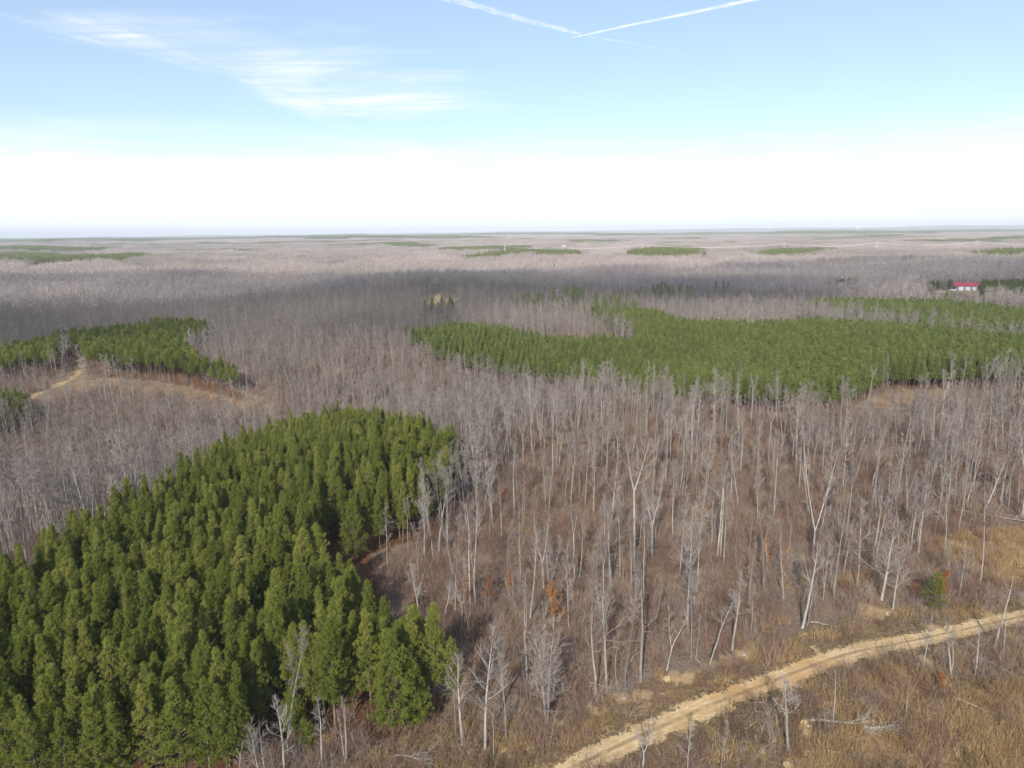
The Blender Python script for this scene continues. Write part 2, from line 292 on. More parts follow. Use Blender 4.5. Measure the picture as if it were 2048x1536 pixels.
class B:
    "collects tubes and blades into one mesh"
    def __init__(s): s.v = []; s.q = []; s.t = []; s.n = 0; s.qt = []; s.tt = []; s.qm = []; s.tm = []
    def tube(s, P, Rr, k=5, m=0, tint=0.5):
        P = np.asarray(P, float); Rr = np.asarray(Rr, float); n = len(P)
        D = np.gradient(P, axis=0); D /= np.linalg.norm(D, axis=1)[:, None] + 1e-9
        up = np.where(np.abs(D[:, 2:3]) > 0.9, np.array([[1.0, 0, 0]]), np.array([[0, 0, 1.0]]))
        if abs(D[0, 2]) > 0.7: up = np.repeat([[1.0, 0.05, 0]], n, 0)
        else: up = np.repeat([[0.05, 0, 1.0]], n, 0)
        A = np.cross(D, up); A /= np.linalg.norm(A, axis=1)[:, None] + 1e-9; Bv = np.cross(D, A)
        an = np.arange(k) * 2 * np.pi / k
        ring = P[:, None] + Rr[:, None, None] * (np.cos(an)[None, :, None] * A[:, None] + np.sin(an)[None, :, None] * Bv[:, None])
        s.v.append(ring.reshape(-1, 3)); i = np.arange(n - 1)[:, None] * k; j = np.arange(k)[None]; j2 = (j + 1) % k
        q = np.stack([i + j, i + j2, i + k + j2, i + k + j], -1).reshape(-1, 4) + s.n
        s.q.append(q); s.qt.append(np.full(len(q), tint)); s.qm.append(np.full(len(q), m)); s.n += n * k
    def blades(s, P0, P1, w, m=0, tint=0.5, rs=None):
        "thin triangles from P0 to P1"
        n = len(P0)
        if n == 0: return
        r = rs or rng; D = P1 - P0; A = np.cross(D, r.normal(size=(n, 3))); A /= np.linalg.norm(A, axis=1)[:, None] + 1e-9
        w = np.broadcast_to(np.asarray(w, float), (n,))[:, None] / 2
        s.v.append(np.stack([P0 - A * w, P0 + A * w, P1], 1).reshape(-1, 3))
        s.t.append(np.arange(3 * n).reshape(-1, 3) + s.n); s.tt.append(np.broadcast_to(tint, (n,))); s.tm.append(np.full(n, m)); s.n += 3 * n
    def box(s, c, d, m=0, rz=0.0, tint=0.5):
        c = np.array(c, float); d = np.array(d, float) / 2
        v = np.array([[x, y, z] for z in (-1, 1) for y in (-1, 1) for x in (-1, 1)]) * d
        cr, sr = math.cos(rz), math.sin(rz); v = np.stack([v[:, 0] * cr - v[:, 1] * sr, v[:, 0] * sr + v[:, 1] * cr, v[:, 2]], 1) + c
        s.v.append(v); q = np.array([[0, 2, 3, 1], [4, 5, 7, 6], [0, 1, 5, 4], [2, 6, 7, 3], [0, 4, 6, 2], [1, 3, 7, 5]]) + s.n
        s.q.append(q); s.qt.append(np.full(6, tint)); s.qm.append(np.full(6, m)); s.n += 8
    def faces(s, V, Fq, m=0):
        V = np.asarray(V, float); Fq = np.asarray(Fq); s.v.append(V)
        if Fq.shape[1] == 4: s.q.append(Fq + s.n); s.qt.append(np.full(len(Fq), .5)); s.qm.append(np.full(len(Fq), m))
        else: s.t.append(Fq + s.n); s.tt.append(np.full(len(Fq), .5)); s.tm.append(np.full(len(Fq), m))
        s.n += len(V)
    def add(s, o, off, rz=0.0, sc=1.0):
        cr, sr = math.cos(rz) * sc, math.sin(rz) * sc
        for v in o.v:
            s.v.append(np.stack([v[:, 0] * cr - v[:, 1] * sr + off[0], v[:, 0] * sr + v[:, 1] * cr + off[1], v[:, 2] * sc + off[2]], 1))
        s.q += [f + s.n for f in o.q]; s.t += [f + s.n for f in o.t]; s.qt += o.qt; s.tt += o.tt; s.qm += o.qm; s.tm += o.tm; s.n += o.n
    def mesh(s, name, mats, smooth=False):
        fs = []; ti = []; mi = []
        if s.q: fs.append(np.concatenate(s.q)); ti += s.qt; mi += s.qm
        if s.t: fs.append(np.concatenate(s.t)); ti += s.tt; mi += s.tm
        return make_mesh(name, np.concatenate(s.v), fs, mats, np.concatenate(mi), np.concatenate(ti), smooth)
def link(name, me, parent=None, loc=None):
    o = bpy.data.objects.new(name, me); COL.objects.link(o)
    if parent: o.parent = parent
    if loc is not None: o.location = loc
    return o
def tag(o, label=None, cat=None, group=None, kind=None):
    for k, v in (('label', label), ('category', cat), ('group', group), ('kind', kind)):
        if v: o[k] = v
    return o
def thing(name, loc, label, cat, group=None, rz=0.0, sc=1.0):
    o = link(name, None, None, loc); o.rotation_euler = (0, 0, rz); o.scale = (sc, sc, sc) if not isinstance(sc, tuple) else sc
    return tag(o, label, cat, group)

# ------------------------------------------------------------------ ground
def build_ground():
    front = np.linspace(R(-48), R(48), 400); back = np.linspace(R(48), R(312), 90)[1:-1]
    an = np.concatenate([front, back]); rr = np.concatenate([[12, 20, 30, 40], 48 * (27000 / 48) ** (np.arange(620) / 619.0)])
    A, RR = np.meshgrid(an, rr); X = RR * np.sin(A); Y = RR * np.cos(A); Z = height(X, Y); na = len(an); nr = len(rr)
    V = np.stack([X, Y, Z], -1).reshape(-1, 3); V = np.concatenate([V, [[0, 0, float(height(0, 0))]]])
    i = np.arange(nr - 1)[:, None] * na; j = np.arange(na)[None]; j2 = (j + 1) % na
    q = np.stack([i + j, i + na + j, i + na + j2, i + j2], -1).reshape(-1, 4)
    c = len(V) - 1; jj = np.arange(na); t = np.stack([np.full(na, c), jj, (jj + 1) % na], 1)
    x, y = V[:, 0], V[:, 1]; jx = x + waves(x, y, 7, 21) * 1.3; jy = y + waves(x, y, 7, 22) * 1.3
    att = {}
    g = inside(jx, jy, grass_low) | inside(jx, jy, grass_r) | inside(jx, jy, grass_c); att['grass'] = g
    cl = inside(jx, jy, clear_left) | inside(jx, jy, clear_right); att['clearing'] = cl
    bare = inside(x, y, clear_mid) | inside(x, y, clear_small) | inside(x, y, clear_far) | inside(x, y, barn_pad)
    for q5 in scrapes: bare |= inside(x + waves(x, y, 2.6, 31) * .7, y + waves(x, y, 2.6, 32) * .7, q5)
    att['bare'] = bare | (seg_dist(x, y, [tuple(p) for p in TRACKL]) < 1.5)
    att['open'] = inside(jx, jy, open_near)
    sh = np.clip(1 - seg_dist(x, y, [tuple(p) for p in ROADC]) / 11.0, 0, 1); att['shoulder'] = sh
    pin = np.zeros(len(x), bool)
    for P in PINE_POLYS.values(): pin |= inside(x, y, P)
    att['pinefloor'] = pin
    me = make_mesh('ground', V, [q, t], [M['ground']], smooth=True)
    for k, v in att.items():
        a = me.attributes.new(k, 'FLOAT', 'POINT'); a.data.foreach_set('value', np.asarray(v, np.float32))
    return tag(link('ground', me), kind='structure')
def ground_mat():
    m, N, L, p = mat('forest_floor'); nt = m.node_tree; p.inputs['Roughness'].default_value = 1.0; p.inputs['Specular IOR Level'].default_value = 0.05
    pos = N.new('ShaderNodeNewGeometry').outputs['Position']
    big = nnoise(nt, pos, 0.035, 5, 0.6, 0.5); mid = nnoise(nt, pos, 0.22, 6, 0.7, 0.4); fine = nnoise(nt, pos, 1.6, 8, 0.78, 0.3); vf = nnoise(nt, pos, 7.0, 4, 0.75)
    far = nnoise(nt, pos, 0.0016, 8, 0.66, 0.6)
    litter = nmix(nt, nramp(nt, mid, 0.36, 0.64), (0.165, 0.120, 0.090), (0.31, 0.235, 0.172))
    litter = nmix(nt, nramp(nt, fine, 0.35, 0.68), litter, (0.40, 0.30, 0.21))
    litter = nmix(nt, nmath(nt, 'MULTIPLY', nramp(nt, big, 0.42, 0.62), 0.5), litter, (0.20, 0.135, 0.100))
    opn = nmix(nt, nramp(nt, fine, 0.34, 0.66), (0.17, 0.115, 0.068), (0.37, 0.26, 0.145))
    opn = nmix(nt, nmath(nt, 'MULTIPLY', nramp(nt, mid, 0.56, 0.70), 0.7), opn, (0.43, 0.24, 0.09))
    c = nmix(nt, nattr(nt, 'open'), litter, opn)
    dry = nmix(nt, nramp(nt, fine, 0.35, 0.65), (0.27, 0.165, 0.08), (0.52, 0.35, 0.17)); c = nmix(nt, nattr(nt, 'grass'), c, dry)
    cf = nmix(nt, nramp(nt, mid, 0.38, 0.62), (0.29, 0.185, 0.105), (0.43, 0.305, 0.18)); cf = nmix(nt, nramp(nt, fine, 0.45, 0.7), cf, (0.30, 0.18, 0.10)); c = nmix(nt, nattr(nt, 'clearing'), c, cf)
    c = nmix(nt, nattr(nt, 'pinefloor'), c, nmix(nt, fine, (0.13, 0.065, 0.035), (0.25, 0.13, 0.07)))
    sand = nmix(nt, nramp(nt, fine, 0.3, 0.7), (0.52, 0.35, 0.17), (0.70, 0.52, 0.29)); c = nmix(nt, nattr(nt, 'bare'), c, sand)
    # bare sandy scrapes beside the track
    s = nmath(nt, 'ADD', mid, nmath(nt, 'MULTIPLY', nattr(nt, 'shoulder'), 0.22)); s = nramp(nt, nmath(nt, 'ADD', s, nmath(nt, 'MULTIPLY', fine, 0.25)), 0.82, 0.93)
    s = nmath(nt, 'MULTIPLY', s, nmath(nt, 'MAXIMUM', nattr(nt, 'open'), nattr(nt, 'shoulder')))
    c = nmix(nt, s, c, sand)
    # far country: woods seen as a mass
    dist = N.new('ShaderNodeVectorMath'); dist.operation = 'LENGTH'; L.new(pos, dist.inputs[0])
    fc = nmix(nt, nramp(nt, far, 0.44, 0.56), (0.30, 0.25, 0.21), (0.21, 0.19, 0.15)); fc = nmix(nt, nramp(nt, far, 0.58, 0.66), fc, (0.08, 0.11, 0.05))
    c = nmix(nt, nramp(nt, dist.outputs['Value'], 7600, 9000), c, fc)
    c = nmix(nt, nmath(nt, 'MULTIPLY', nramp(nt, vf, 0.35, 0.6, 1, 0), 0.45), c, nmix(nt, 1.0, c, (0.45, 0.42, 0.40), 'MULTIPLY'))
    L.new(c, p.inputs['Base Color'])
    b = N.new('ShaderNodeBump'); b.inputs['Strength'].default_value = 0.9; b.inputs['Distance'].default_value = 0.5
    L.new(nmath(nt, 'ADD', fine, nmath(nt, 'MULTIPLY', vf, 0.3)), b.inputs['Height']); L.new(b.outputs[0], p.inputs['Normal']); M['ground'] = m
ground_mat(); build_ground()
def build_road():
    m, N, L, p = mat('sandy_track'); nt = m.node_tree; p.inputs['Roughness'].default_value = 1.0; p.inputs['Specular IOR Level'].default_value = 0.05
    pos = N.new('ShaderNodeNewGeometry').outputs['Position']; u = nattr(nt, 'across')
    mid = nnoise(nt, pos, 0.5, 6, 0.7, 0.4); fine = nnoise(nt, pos, 3.0, 6, 0.75); big = nnoise(nt, pos, 0.09, 3)
    c = nmix(nt, nramp(nt, mid, 0.35, 0.65), (0.50, 0.35, 0.18), (0.72, 0.55, 0.32)); c = nmix(nt, nmath(nt, 'MULTIPLY', nramp(nt, fine, 0.5, 0.7), 0.5), c, (0.42, 0.29, 0.15))
    c = nmix(nt, nmath(nt, 'MULTIPLY', nramp(nt, big, 0.5, 0.62), 0.75), c, (0.52, 0.30, 0.12))
    ru = nmath(nt, 'ABSOLUTE', nmath(nt, 'SUBTRACT', nmath(nt, 'ABSOLUTE', u), 0.38)); ru = nramp(nt, nmath(nt, 'ADD', ru, nmath(nt, 'MULTIPLY', mid, 0.12)), 0.05, 0.17, 1, 0)
    crown = nramp(nt, nmath(nt, 'ADD', nmath(nt, 'ABSOLUTE', u), nmath(nt, 'MULTIPLY', fine, 0.3)), 0.18, 0.36, 0.85, 0); c = nmix(nt, nmath(nt, 'MULTIPLY', crown, nramp(nt, mid, 0.36, 0.52)), c, (0.30, 0.21, 0.11))
    c = nmix(nt, nmath(nt, 'MULTIPLY', ru, 0.55), c, (0.46, 0.32, 0.17)); L.new(c, p.inputs['Base Color'])
    e = nmath(nt, 'ADD', nmath(nt, 'ABSOLUTE', u), nmath(nt, 'MULTIPLY', nmath(nt, 'SUBTRACT', mid, 0.5), 1.7)); e = nmath(nt, 'ADD', e, nmath(nt, 'MULTIPLY', nmath(nt, 'SUBTRACT', fine, 0.5), 1.4))
    L.new(nramp(nt, e, 0.62, 0.84, 1, 0), p.inputs['Alpha'])
    b = N.new('ShaderNodeBump'); b.inputs['Distance'].default_value = 0.2; L.new(nmath(nt, 'MULTIPLY', fine, 0.6), b.inputs['Height']); L.new(b.outputs[0], p.inputs['Normal'])
    C = []; 
    for a, b2 in zip(ROADC[:-1], ROADC[1:]):
        n = max(1, int(np.hypot(*(b2 - a)) / 1.0))
        for k in range(n): C.append(a + (b2 - a) * k / n)
    C = np.array(C); D = np.gradient(C, axis=0); D /= np.linalg.norm(D, axis=1)[:, None]; Nn = np.stack([-D[:, 1], D[:, 0]], 1)
    w = 2.05 + 0.45 * waves(C[:, 0], C[:, 1], 30, 9); us = np.linspace(-1, 1, 13)
    P = C[:, None] + Nn[:, None] * (us[None, :, None] * w[:, None, None]); Z = height(P[..., 0], P[..., 1]) + 0.12 - 0.03 * np.exp(-((np.abs(us) - 0.38) / 0.1) ** 2)[None]
    V = np.concatenate([P, Z[..., None]], -1).reshape(-1, 3); i = np.arange(len(C) - 1)[:, None] * 13; j = np.arange(12)[None]
    q = np.stack([i + j, i + 13 + j, i + 14 + j, i + 1 + j], -1).reshape(-1, 4)
    me = make_mesh('road', V, [q], [m], smooth=True); a = me.attributes.new('across', 'FLOAT', 'POINT'); a.data.foreach_set('value', np.tile(us, len(C)).astype(np.float32))
    tag(link('road', me), kind='structure')
build_road()

# ------------------------------------------------------------------ tree builders
def unit(v): return v / (np.linalg.norm(v) + 1e-9)
def grow_path(r, p, d, L, n, up=0.1, wob=0.12):
    P = [np.array(p, float)]; d = unit(np.array(d, float)); st = L / n
    for k in range(n):
        d = unit(d + r.normal(size=3) * wob + np.array([0, 0, up])); P.append(P[-1] + d * st)
    return np.array(P)
def bare_tree(seed, H=20.0, cb=0.5, spread=0.22, nl=16, nb=6, ntw=8, tw=0.03, stems=1, fork=0.0, lean=(0, 0), rad=None, bend=0.026, up=0.13, lod=0, open_=0.5, tlen=1.0):
    "returns trunk B and crown B"
    r = np.random.default_rng(seed); Tk = B(); Cr = B(); rad = rad or H * 0.0085; hf = min(1.0, H / 15.0) if not lod else 1.0; ntw = max(4, int(ntw * hf)); tw = tw * (0.45 + 0.55 * hf)
    starts = []
    for s in range(stems):
        off = np.array([r.uniform(-.5, .5), r.uniform(-.5, .5), -0.4]) if stems > 1 else np.array([0, 0, -0.4]); d = np.array([lean[0] + r.normal() * 0.03, lean[1] + r.normal() * 0.03, 1.0])
        if stems > 1: d[:2] += off[:2] * 0.16
        hs = H * (1 if s == 0 else r.uniform(0.75, 0.97)); rs = rad * (1 if s == 0 else r.uniform(.6, .85))
        if fork > 0:
            P = grow_path(r, off, d, hs * fork, 5 if lod else 7, 0.02, bend); Tk.tube(P, np.linspace(rs * 1.25, rs * 0.85, len(P)), 4 if lod else 7)
            for sg in (-1, 1):
                a = r.uniform(0, 0.6); dd = unit(np.array([sg * math.cos(a) * 0.28, sg * math.sin(a) * 0.28, 1.0])); Q = grow_path(r, P[-1] - np.array([0, 0, .1]), dd, hs * (1 - fork) * r.uniform(.88, 1), 7, 0.07, bend)
                Tk.tube(Q, np.linspace(rs * 0.8, rs * 0.10, len(Q)), 4 if lod else 6); starts.append((Q, np.linspace(rs * 0.8, rs * .1, len(Q)), 0.12, hs, nl * 0.55))
        else:
            P = grow_path(r, off, d, hs, 8 if lod else 14, 0.03, bend); rr = rs * np.linspace(1.15, 0.08, len(P)) ** 0.85; rr[0] *= 1.2; Tk.tube(P, rr, 4 if lod else 7); starts.append((P, rr, cb, hs, nl / (1 + 0.35 * (stems - 1))))
    T0 = []; T1 = []; TW = []
    for P, rr, c0, hs, n_l in starts:
        for k in range(int(n_l)):
            t = c0 + (0.97 - c0) * ((k + r.uniform(0, .9)) / n_l) ** 0.9; f = t * (len(P) - 1); i = min(int(f), len(P) - 2); p = P[i] + (P[i + 1] - P[i]) * (f - i); rb = rr[i] * 0.36
            a = r.uniform(0, 2 * np.pi) + k * 2.4; tt = (t - c0) / (1 - c0); Ll = H * spread * (1.2 - 0.9 * tt) * r.uniform(.35, 1.25) * (.8 if fork else 1)
            el = open_ + 0.5 * tt + r.normal() * 0.12; d = np.array([math.cos(a) * math.cos(el), math.sin(a) * math.cos(el), math.sin(el)])
            Q = grow_path(r, p, d, Ll, 3 if lod else 5, up, 0.13); Cr.tube(Q, np.linspace(max(rb, .018 * hf), 0.009 * hf, len(Q)), 3, 1, 0.6)
            nbb = nb if not lod else max(1, nb // 2)
            for b in range(nbb):
                u = r.uniform(0.2, 0.95); g = u * (len(Q) - 1); j = min(int(g), len(Q) - 2); pb = Q[j] + (Q[j + 1] - Q[j]) * (g - j); db = unit(unit(Q[j + 1] - Q[j]) + r.normal(size=3) * 0.55); Lb = Ll * 0.5 * (1.15 - u * 0.7)
                S = grow_path(r, pb, db, Lb, 3, up * 0.7, 0.12)
                if not lod: Cr.tube(S, np.linspace(max(rb * .4, 0.012 * hf), 0.006 * hf, len(S)), 3, 1, 0.5)
                else: T0.append(S[0][None]); T1.append(S[-1][None]); TW.append(np.full(1, tw * 1.2))
                w = r.uniform(0.05, 1, ntw) * (len(S) - 1); jj = np.minimum(w.astype(int), len(S) - 2); ps = S[jj] + (S[jj + 1] - S[jj]) * (w - jj)[:, None]
                dd = (S[jj + 1] - S[jj]); dd /= np.linalg.norm(dd, axis=1)[:, None]; dd = dd + r.normal(size=(ntw, 3)) * 0.5 + np.array([0, 0, .3]); dd /= np.linalg.norm(dd, axis=1)[:, None]
                T0.append(ps); T1.append(ps + dd * (r.uniform(.45, 1.1, ntw) * tlen * max(0.5, Lb * .45))[:, None]); TW.append(np.full(ntw, tw))
    T0 = np.concatenate(T0); T1 = np.concatenate(T1); TW = np.concatenate(TW); Cr.blades(T0, T1, TW, 0, r.uniform(0, 1, len(T0)), r)
    return Tk, Cr
def leaf_puffs(Bo, C, rad, nblade, L, w, m, r, up=0.35, tint=None):
    "bursts of blades at the centres C (tufts)"
    n = len(C); c = np.repeat(C, nblade, 0); d = r.normal(size=(n * nblade, 3)); d[:, 2] += up; d /= np.linalg.norm(d, axis=1)[:, None]
    ti = np.repeat(tint if tint is not None else r.uniform(0, 1, n), nblade) + r.normal(size=n * nblade) * 0.10
    Bo.blades(c - d * L * 0.25, c + d * (L * r.uniform(.7, 1.15, n * nblade))[:, None], w, m, np.clip(ti, 0, 1), r)
def pine(seed, H=15.0, cb=0.28, Rm=2.5, nbr=120, puffs=8, nblade=10, L=0.42, w=0.10, lod=0, prof=0.8, sparse=1.0):
    r = np.random.default_rng(seed); Tk = B(); Cr = B()
    P = grow_path(r, (0, 0, -0.4), (r.normal() * .02, r.normal() * .02, 1), H + 0.3, 8, 0.03, 0.015); rr = np.linspace(H * 0.0105, 0.02, len(P)); Tk.tube(P, rr, 4 if lod else 7)
    CC = []; TT = []
    ph = r.uniform(0, 6.28); lob = [(r.uniform(0, 6.28), r.uniform(0.75, 1.2)) for _ in range(3)]
    for k in range(nbr):
        t = (k + r.uniform(0, 1)) / nbr; t = 1 - (1 - t) ** 0.85 if False else t
        z = H * (cb + (0.985 - cb) * t); f = z / H * (len(P) - 1); i = min(int(f), len(P) - 2); p = P[i] + (P[i + 1] - P[i]) * (f - i); p = np.array([p[0], p[1], z])
        shape = (1 - t) ** prof * min(1.0, 0.5 + 1.8 * t) ; az = ph + k * 2.399 + r.normal() * 0.25
        lb = sum(a2 * max(0, math.cos(az - a1)) for a1, a2 in lob) / 3
        Lb = (Rm * shape * r.uniform(.5, 1.25) * (0.8 + 0.5 * lb) + 0.18) * sparse; el = 0.05 + 0.85 * t + r.normal() * .1
        d = np.array([math.cos(az) * math.cos(el), math.sin(az) * math.cos(el), math.sin(el)]); Q = grow_path(r, p, d, Lb, 3, 0.13, 0.06)
        if not lod: Cr.tube(Q, np.linspace(0.05, 0.012, 4), 3, 1, 0.5)
        n = max(2, int(puffs * (0.5 + 0.8 * shape))); s = np.clip(r.beta(4.2, 1.0, n), 0.15, 1) * 3; j = np.minimum(s.astype(int), 2); c = Q[j] + (Q[j + 1] - Q[j]) * (s - j)[:, None]
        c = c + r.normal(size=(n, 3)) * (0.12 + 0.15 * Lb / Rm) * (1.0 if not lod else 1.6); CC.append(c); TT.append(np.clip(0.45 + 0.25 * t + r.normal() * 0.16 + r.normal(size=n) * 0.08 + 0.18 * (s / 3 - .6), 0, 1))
    CC.append(P[-1] + np.array([[0, 0, -.1], [0, 0, .15], [0.05, 0, -.4]])); TT.append(np.array([.8, .8, .7]))
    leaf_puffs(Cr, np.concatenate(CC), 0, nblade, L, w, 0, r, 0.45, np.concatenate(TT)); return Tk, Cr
class Kind:
    "a set of shapes: separate trunk and crown meshes for single trees, one joined mesh for the far mass"
    def __init__(s, name, builds, tm, cm, cm2=None, split=True):
        s.v = []; s.joined = []; s.h = []
        for k, (args, fn, Hh) in enumerate(builds):
            Tk, Cr = fn(**args); s.h.append(Hh)
            if split: s.v.append((Tk.mesh(name + '_trunk', [tm], True), Cr.mesh(name + '_crown', [cm, cm2 or tm])))
            J = B(); J.add(Tk, (0, 0, 0)); J.qm = [np.full(len(x), 1) for x in J.qm]; J.add(Cr, (0, 0, 0)); s.joined.append(J)
        s.mats = [cm, tm]; s.name = name
    def protos(s):
        if not hasattr(s, 'col'):
            s.col = bpy.data.collections.new(s.name + '_shapes'); s.n = len(s.joined)
            for J in s.joined: s.col.objects.link(bpy.data.objects.new(s.name + '_shape', J.mesh(s.name + '_shape', s.mats)))
        return s.col
def scatter(name, col, n, pts, rz, sc, pi, label=None, group=None, kind='stuff', tilt=None):
    me = bpy.data.meshes.new(name); me.vertices.add(len(pts)); me.vertices.foreach_set('co', np.asarray(pts, np.float32).ravel())
    rot = np.zeros((len(pts), 3), np.float32); rot[:, 2] = rz
    if tilt is not None: rot[:, :2] = tilt
    sc = np.asarray(sc, np.float32); sc = np.stack([sc] * 3, 1) if sc.ndim == 1 else sc
    for nm, tp, v in (('rot', 'FLOAT_VECTOR', rot.ravel()), ('scl', 'FLOAT_VECTOR', sc.ravel())):
        a = me.attributes.new(nm, tp, 'POINT'); a.data.foreach_set('vector', v)
    a = me.attributes.new('pick', 'INT', 'POINT'); a.data.foreach_set('value', (np.asarray(pi) % n).astype(np.int32))
    o = link(name, me); g = bpy.data.node_groups.new(name + '_nodes', 'GeometryNodeTree')
    g.interface.new_socket('Geometry', in_out='INPUT', socket_type='NodeSocketGeometry'); g.interface.new_socket('Geometry', in_out='OUTPUT', socket_type='NodeSocketGeometry')
    gi = g.nodes.new('NodeGroupInput'); go = g.nodes.new('NodeGroupOutput'); ip = g.nodes.new('GeometryNodeInstanceOnPoints'); ci = g.nodes.new('GeometryNodeCollectionInfo')
    ci.inputs['Collection'].default_value = col; ci.inputs['Separate Children'].default_value = True; ci.inputs['Reset Children'].default_value = True
    def na(nm, tp):
        q = g.nodes.new('GeometryNodeInputNamedAttribute'); q.data_type = tp; q.inputs['Name'].default_value = nm; return q.outputs[0]
    er = g.nodes.new('FunctionNodeEulerToRotation'); g.links.new(na('rot', 'FLOAT_VECTOR'), er.inputs[0])
    g.links.new(gi.outputs[0], ip.inputs['Points']); g.links.new(ci.outputs[0], ip.inputs['Instance']); ip.inputs['Pick Instance'].default_value = True
    g.links.new(na('pick', 'INT'), ip.inputs['Instance Index']); g.links.new(er.outputs[0], ip.inputs['Rotation']); g.links.new(na('scl', 'FLOAT_VECTOR'), ip.inputs['Scale'])
    g.links.new(ip.outputs[0], go.inputs[0]); md = o.modifiers.new('scatter', 'NODES'); md.node_group = g
    return tag(o, label, {'label': None}.get('x'), group, kind)
HALF = R(41.5)
def wedge_points(r0, r1, s, seed, jit=0.42, half=HALF):
    r = np.random.default_rng(seed); n = int(r1 * 2 / s) + 2; gx, gy = np.meshgrid((np.arange(n) - n / 2) * s, np.arange(-2, int(r1 / s) + 2) * s)
    gx = gx.ravel() + r.uniform(-jit, jit, gx.size) * s; gy = gy.ravel() + r.uniform(-jit, jit, gy.size) * s
    d = np.hypot(gx, gy + 12); a = np.abs(np.arctan2(gx, gy + 12)); k = (d < r1) & (d >= r0) & (a < half); return np.stack([gx[k], gy[k]], 1)
def dist_to_road(p): return seg_dist(p[:, 0], p[:, 1], [tuple(q) for q in ROADC])
def in_any(p, Ps):
    c = np.zeros(len(p), bool)
    for P in Ps: c |= inside(p[:, 0], p[:, 1], P)
    return c
barn_front = poly([(1850, 584), (1985, 582), (1990, 612), (1930, 622), (1850, 612)]); mid_front = poly([(840, 600), (918, 600), (912, 632), (846, 632)])
farm_front = poly([(1340, 549), (1420, 547), (1425, 558), (1340, 560)])
OPENS = [barn_front, mid_front, farm_front, clear_left, clear_right, clear_mid, clear_small, clear_far, barn_pad, grass_r, grass_c]
ALLPINE = list(PINE_POLYS.values()) + FARP
LANE_OUT = [lane, mid_gap]

# shapes
K_pine = Kind('pine_tree', [(dict(seed=10 + i, H=15.0, cb=[.22, .30, .26, .34, .24, .30, .28, .2][i], Rm=[3.1, 2.6, 3.2, 2.7, 3.0, 2.5, 3.1, 2.6][i], nbr=[82, 72, 90, 70, 80, 66, 84, 76][i], puffs=17, nblade=15, L=0.33, w=0.075, prof=[.85, .95, .8, 1.0, .75, .9, .85, .7][i]), pine, 15.0) for i in range(8)], M['pinebark'], M['needle'])
K_pine_mid = Kind('mid_pine', [(dict(seed=30 + i, H=15.0, cb=.30, Rm=[2.7, 2.4, 2.6, 2.2, 2.5][i], nbr=60, puffs=8, nblade=6, L=0.60, w=0.22, lod=1), pine, 15.0) for i in range(5)], M['pinebark'], M['needle_far'], split=False)
K_pine_old = Kind('old_pine', [(dict(seed=40 + i, H=17.0, cb=[.48, .55, .5, .6][i], Rm=2.7, nbr=70, puffs=9, nblade=6, L=0.55, w=0.20, lod=1, prof=.6), pine, 17.0) for i in range(4)], M['pinebark'], M['needle'], split=False)
bt = lambda **k: dict(k)
GEN = [bt(seed=60, H=20, cb=.48, spread=.21, nl=15), bt(seed=61, H=20, cb=.45, spread=.20, nl=17), bt(seed=62, H=20, cb=.56, spread=.20, nl=12), bt(seed=63, H=20, cb=.55, spread=.22, nl=14, bend=.04),
       bt(seed=64, H=20, fork=.5, spread=.18, nl=14), bt(seed=65, H=20, cb=.40, spread=.2, nl=18, rad=.13), bt(seed=66, H=20, fork=.62, spread=.17, nl=14, bend=.035), bt(seed=67, H=20, cb=.66, spread=.13, nl=10, rad=.12),
       bt(seed=68, H=20, cb=.5, spread=.19, nl=16, lean=(.07, .03)), bt(seed=69, H=20, cb=.45, spread=.24, nl=18, rad=.2)]
for i, g in enumerate(GEN): g.update(nb=8, ntw=20, tw=.023, open_=[.8, .6, .95, .7, .85, .55, 1.0, .9, .75, .65][i], cb=[.42, .38, .55, .5, .5, .3, .5, .6, .4, .35][i])
K_bare = Kind('bare_tree', [(g, bare_tree, 20.0) for g in GEN], M['bark'], M['twig'], M['bark'])
K_bare_mid = Kind('bare_mid', [(dict(seed=80 + i, H=20, cb=[.45, .5, .55, .4, .6][i], spread=.2, nl=14, nb=8, ntw=15, tw=.062, lod=1), bare_tree, 20.0) for i in range(5)], M['bark'], M['twig'], split=False)
K_pole = Kind('sapling', [(dict(seed=90 + i, H=9, cb=.3, spread=.16, nl=12, nb=3, ntw=5, tw=.024, rad=.05, bend=.07), bare_tree, 9.0) for i in range(5)], M['bark'], M['brush'], split=False)
def patch(kind_trees, size, spacing, seed, hr, mats, far=True):
    r = np.random.default_rng(seed); J = B(); n = int(size / spacing)
    for i in range(n):
        for j in range(n):
            x = (i + .5 + r.uniform(-.45, .45)) * spacing - size / 2; y = (j + .5 + r.uniform(-.45, .45)) * spacing - size / 2
            if math.hypot(x, y) > size * .56: continue
            J.add(kind_trees[r.integers(len(kind_trees))], (x, y, 0), r.uniform(0, 6.28), r.uniform(*hr))
    return J
def far_bare(seed):
    r = np.random.default_rng(seed); J = B(); J.blades(np.array([[0, 0, -1.]]), np.array([[0, 0, 16.]]), .55, 1, .5, r)
    n = 60; a = r.uniform(0, 6.28, n); rad = r.uniform(0, 1, n) ** .6; z = 7 + 11 * r.uniform(0, 1, n); P = np.stack([np.cos(a) * rad * 3.2 * (1.25 - z / 22), np.sin(a) * rad * 3.2 * (1.25 - z / 22), z], 1)
    d = np.stack([np.cos(a) * .5, np.sin(a) * .5, np.ones(n)], 1) + r.normal(size=(n, 3)) * .35; J.blades(P, P + d * 2.3, .27, 0, r.uniform(0, 1, n), r); return J
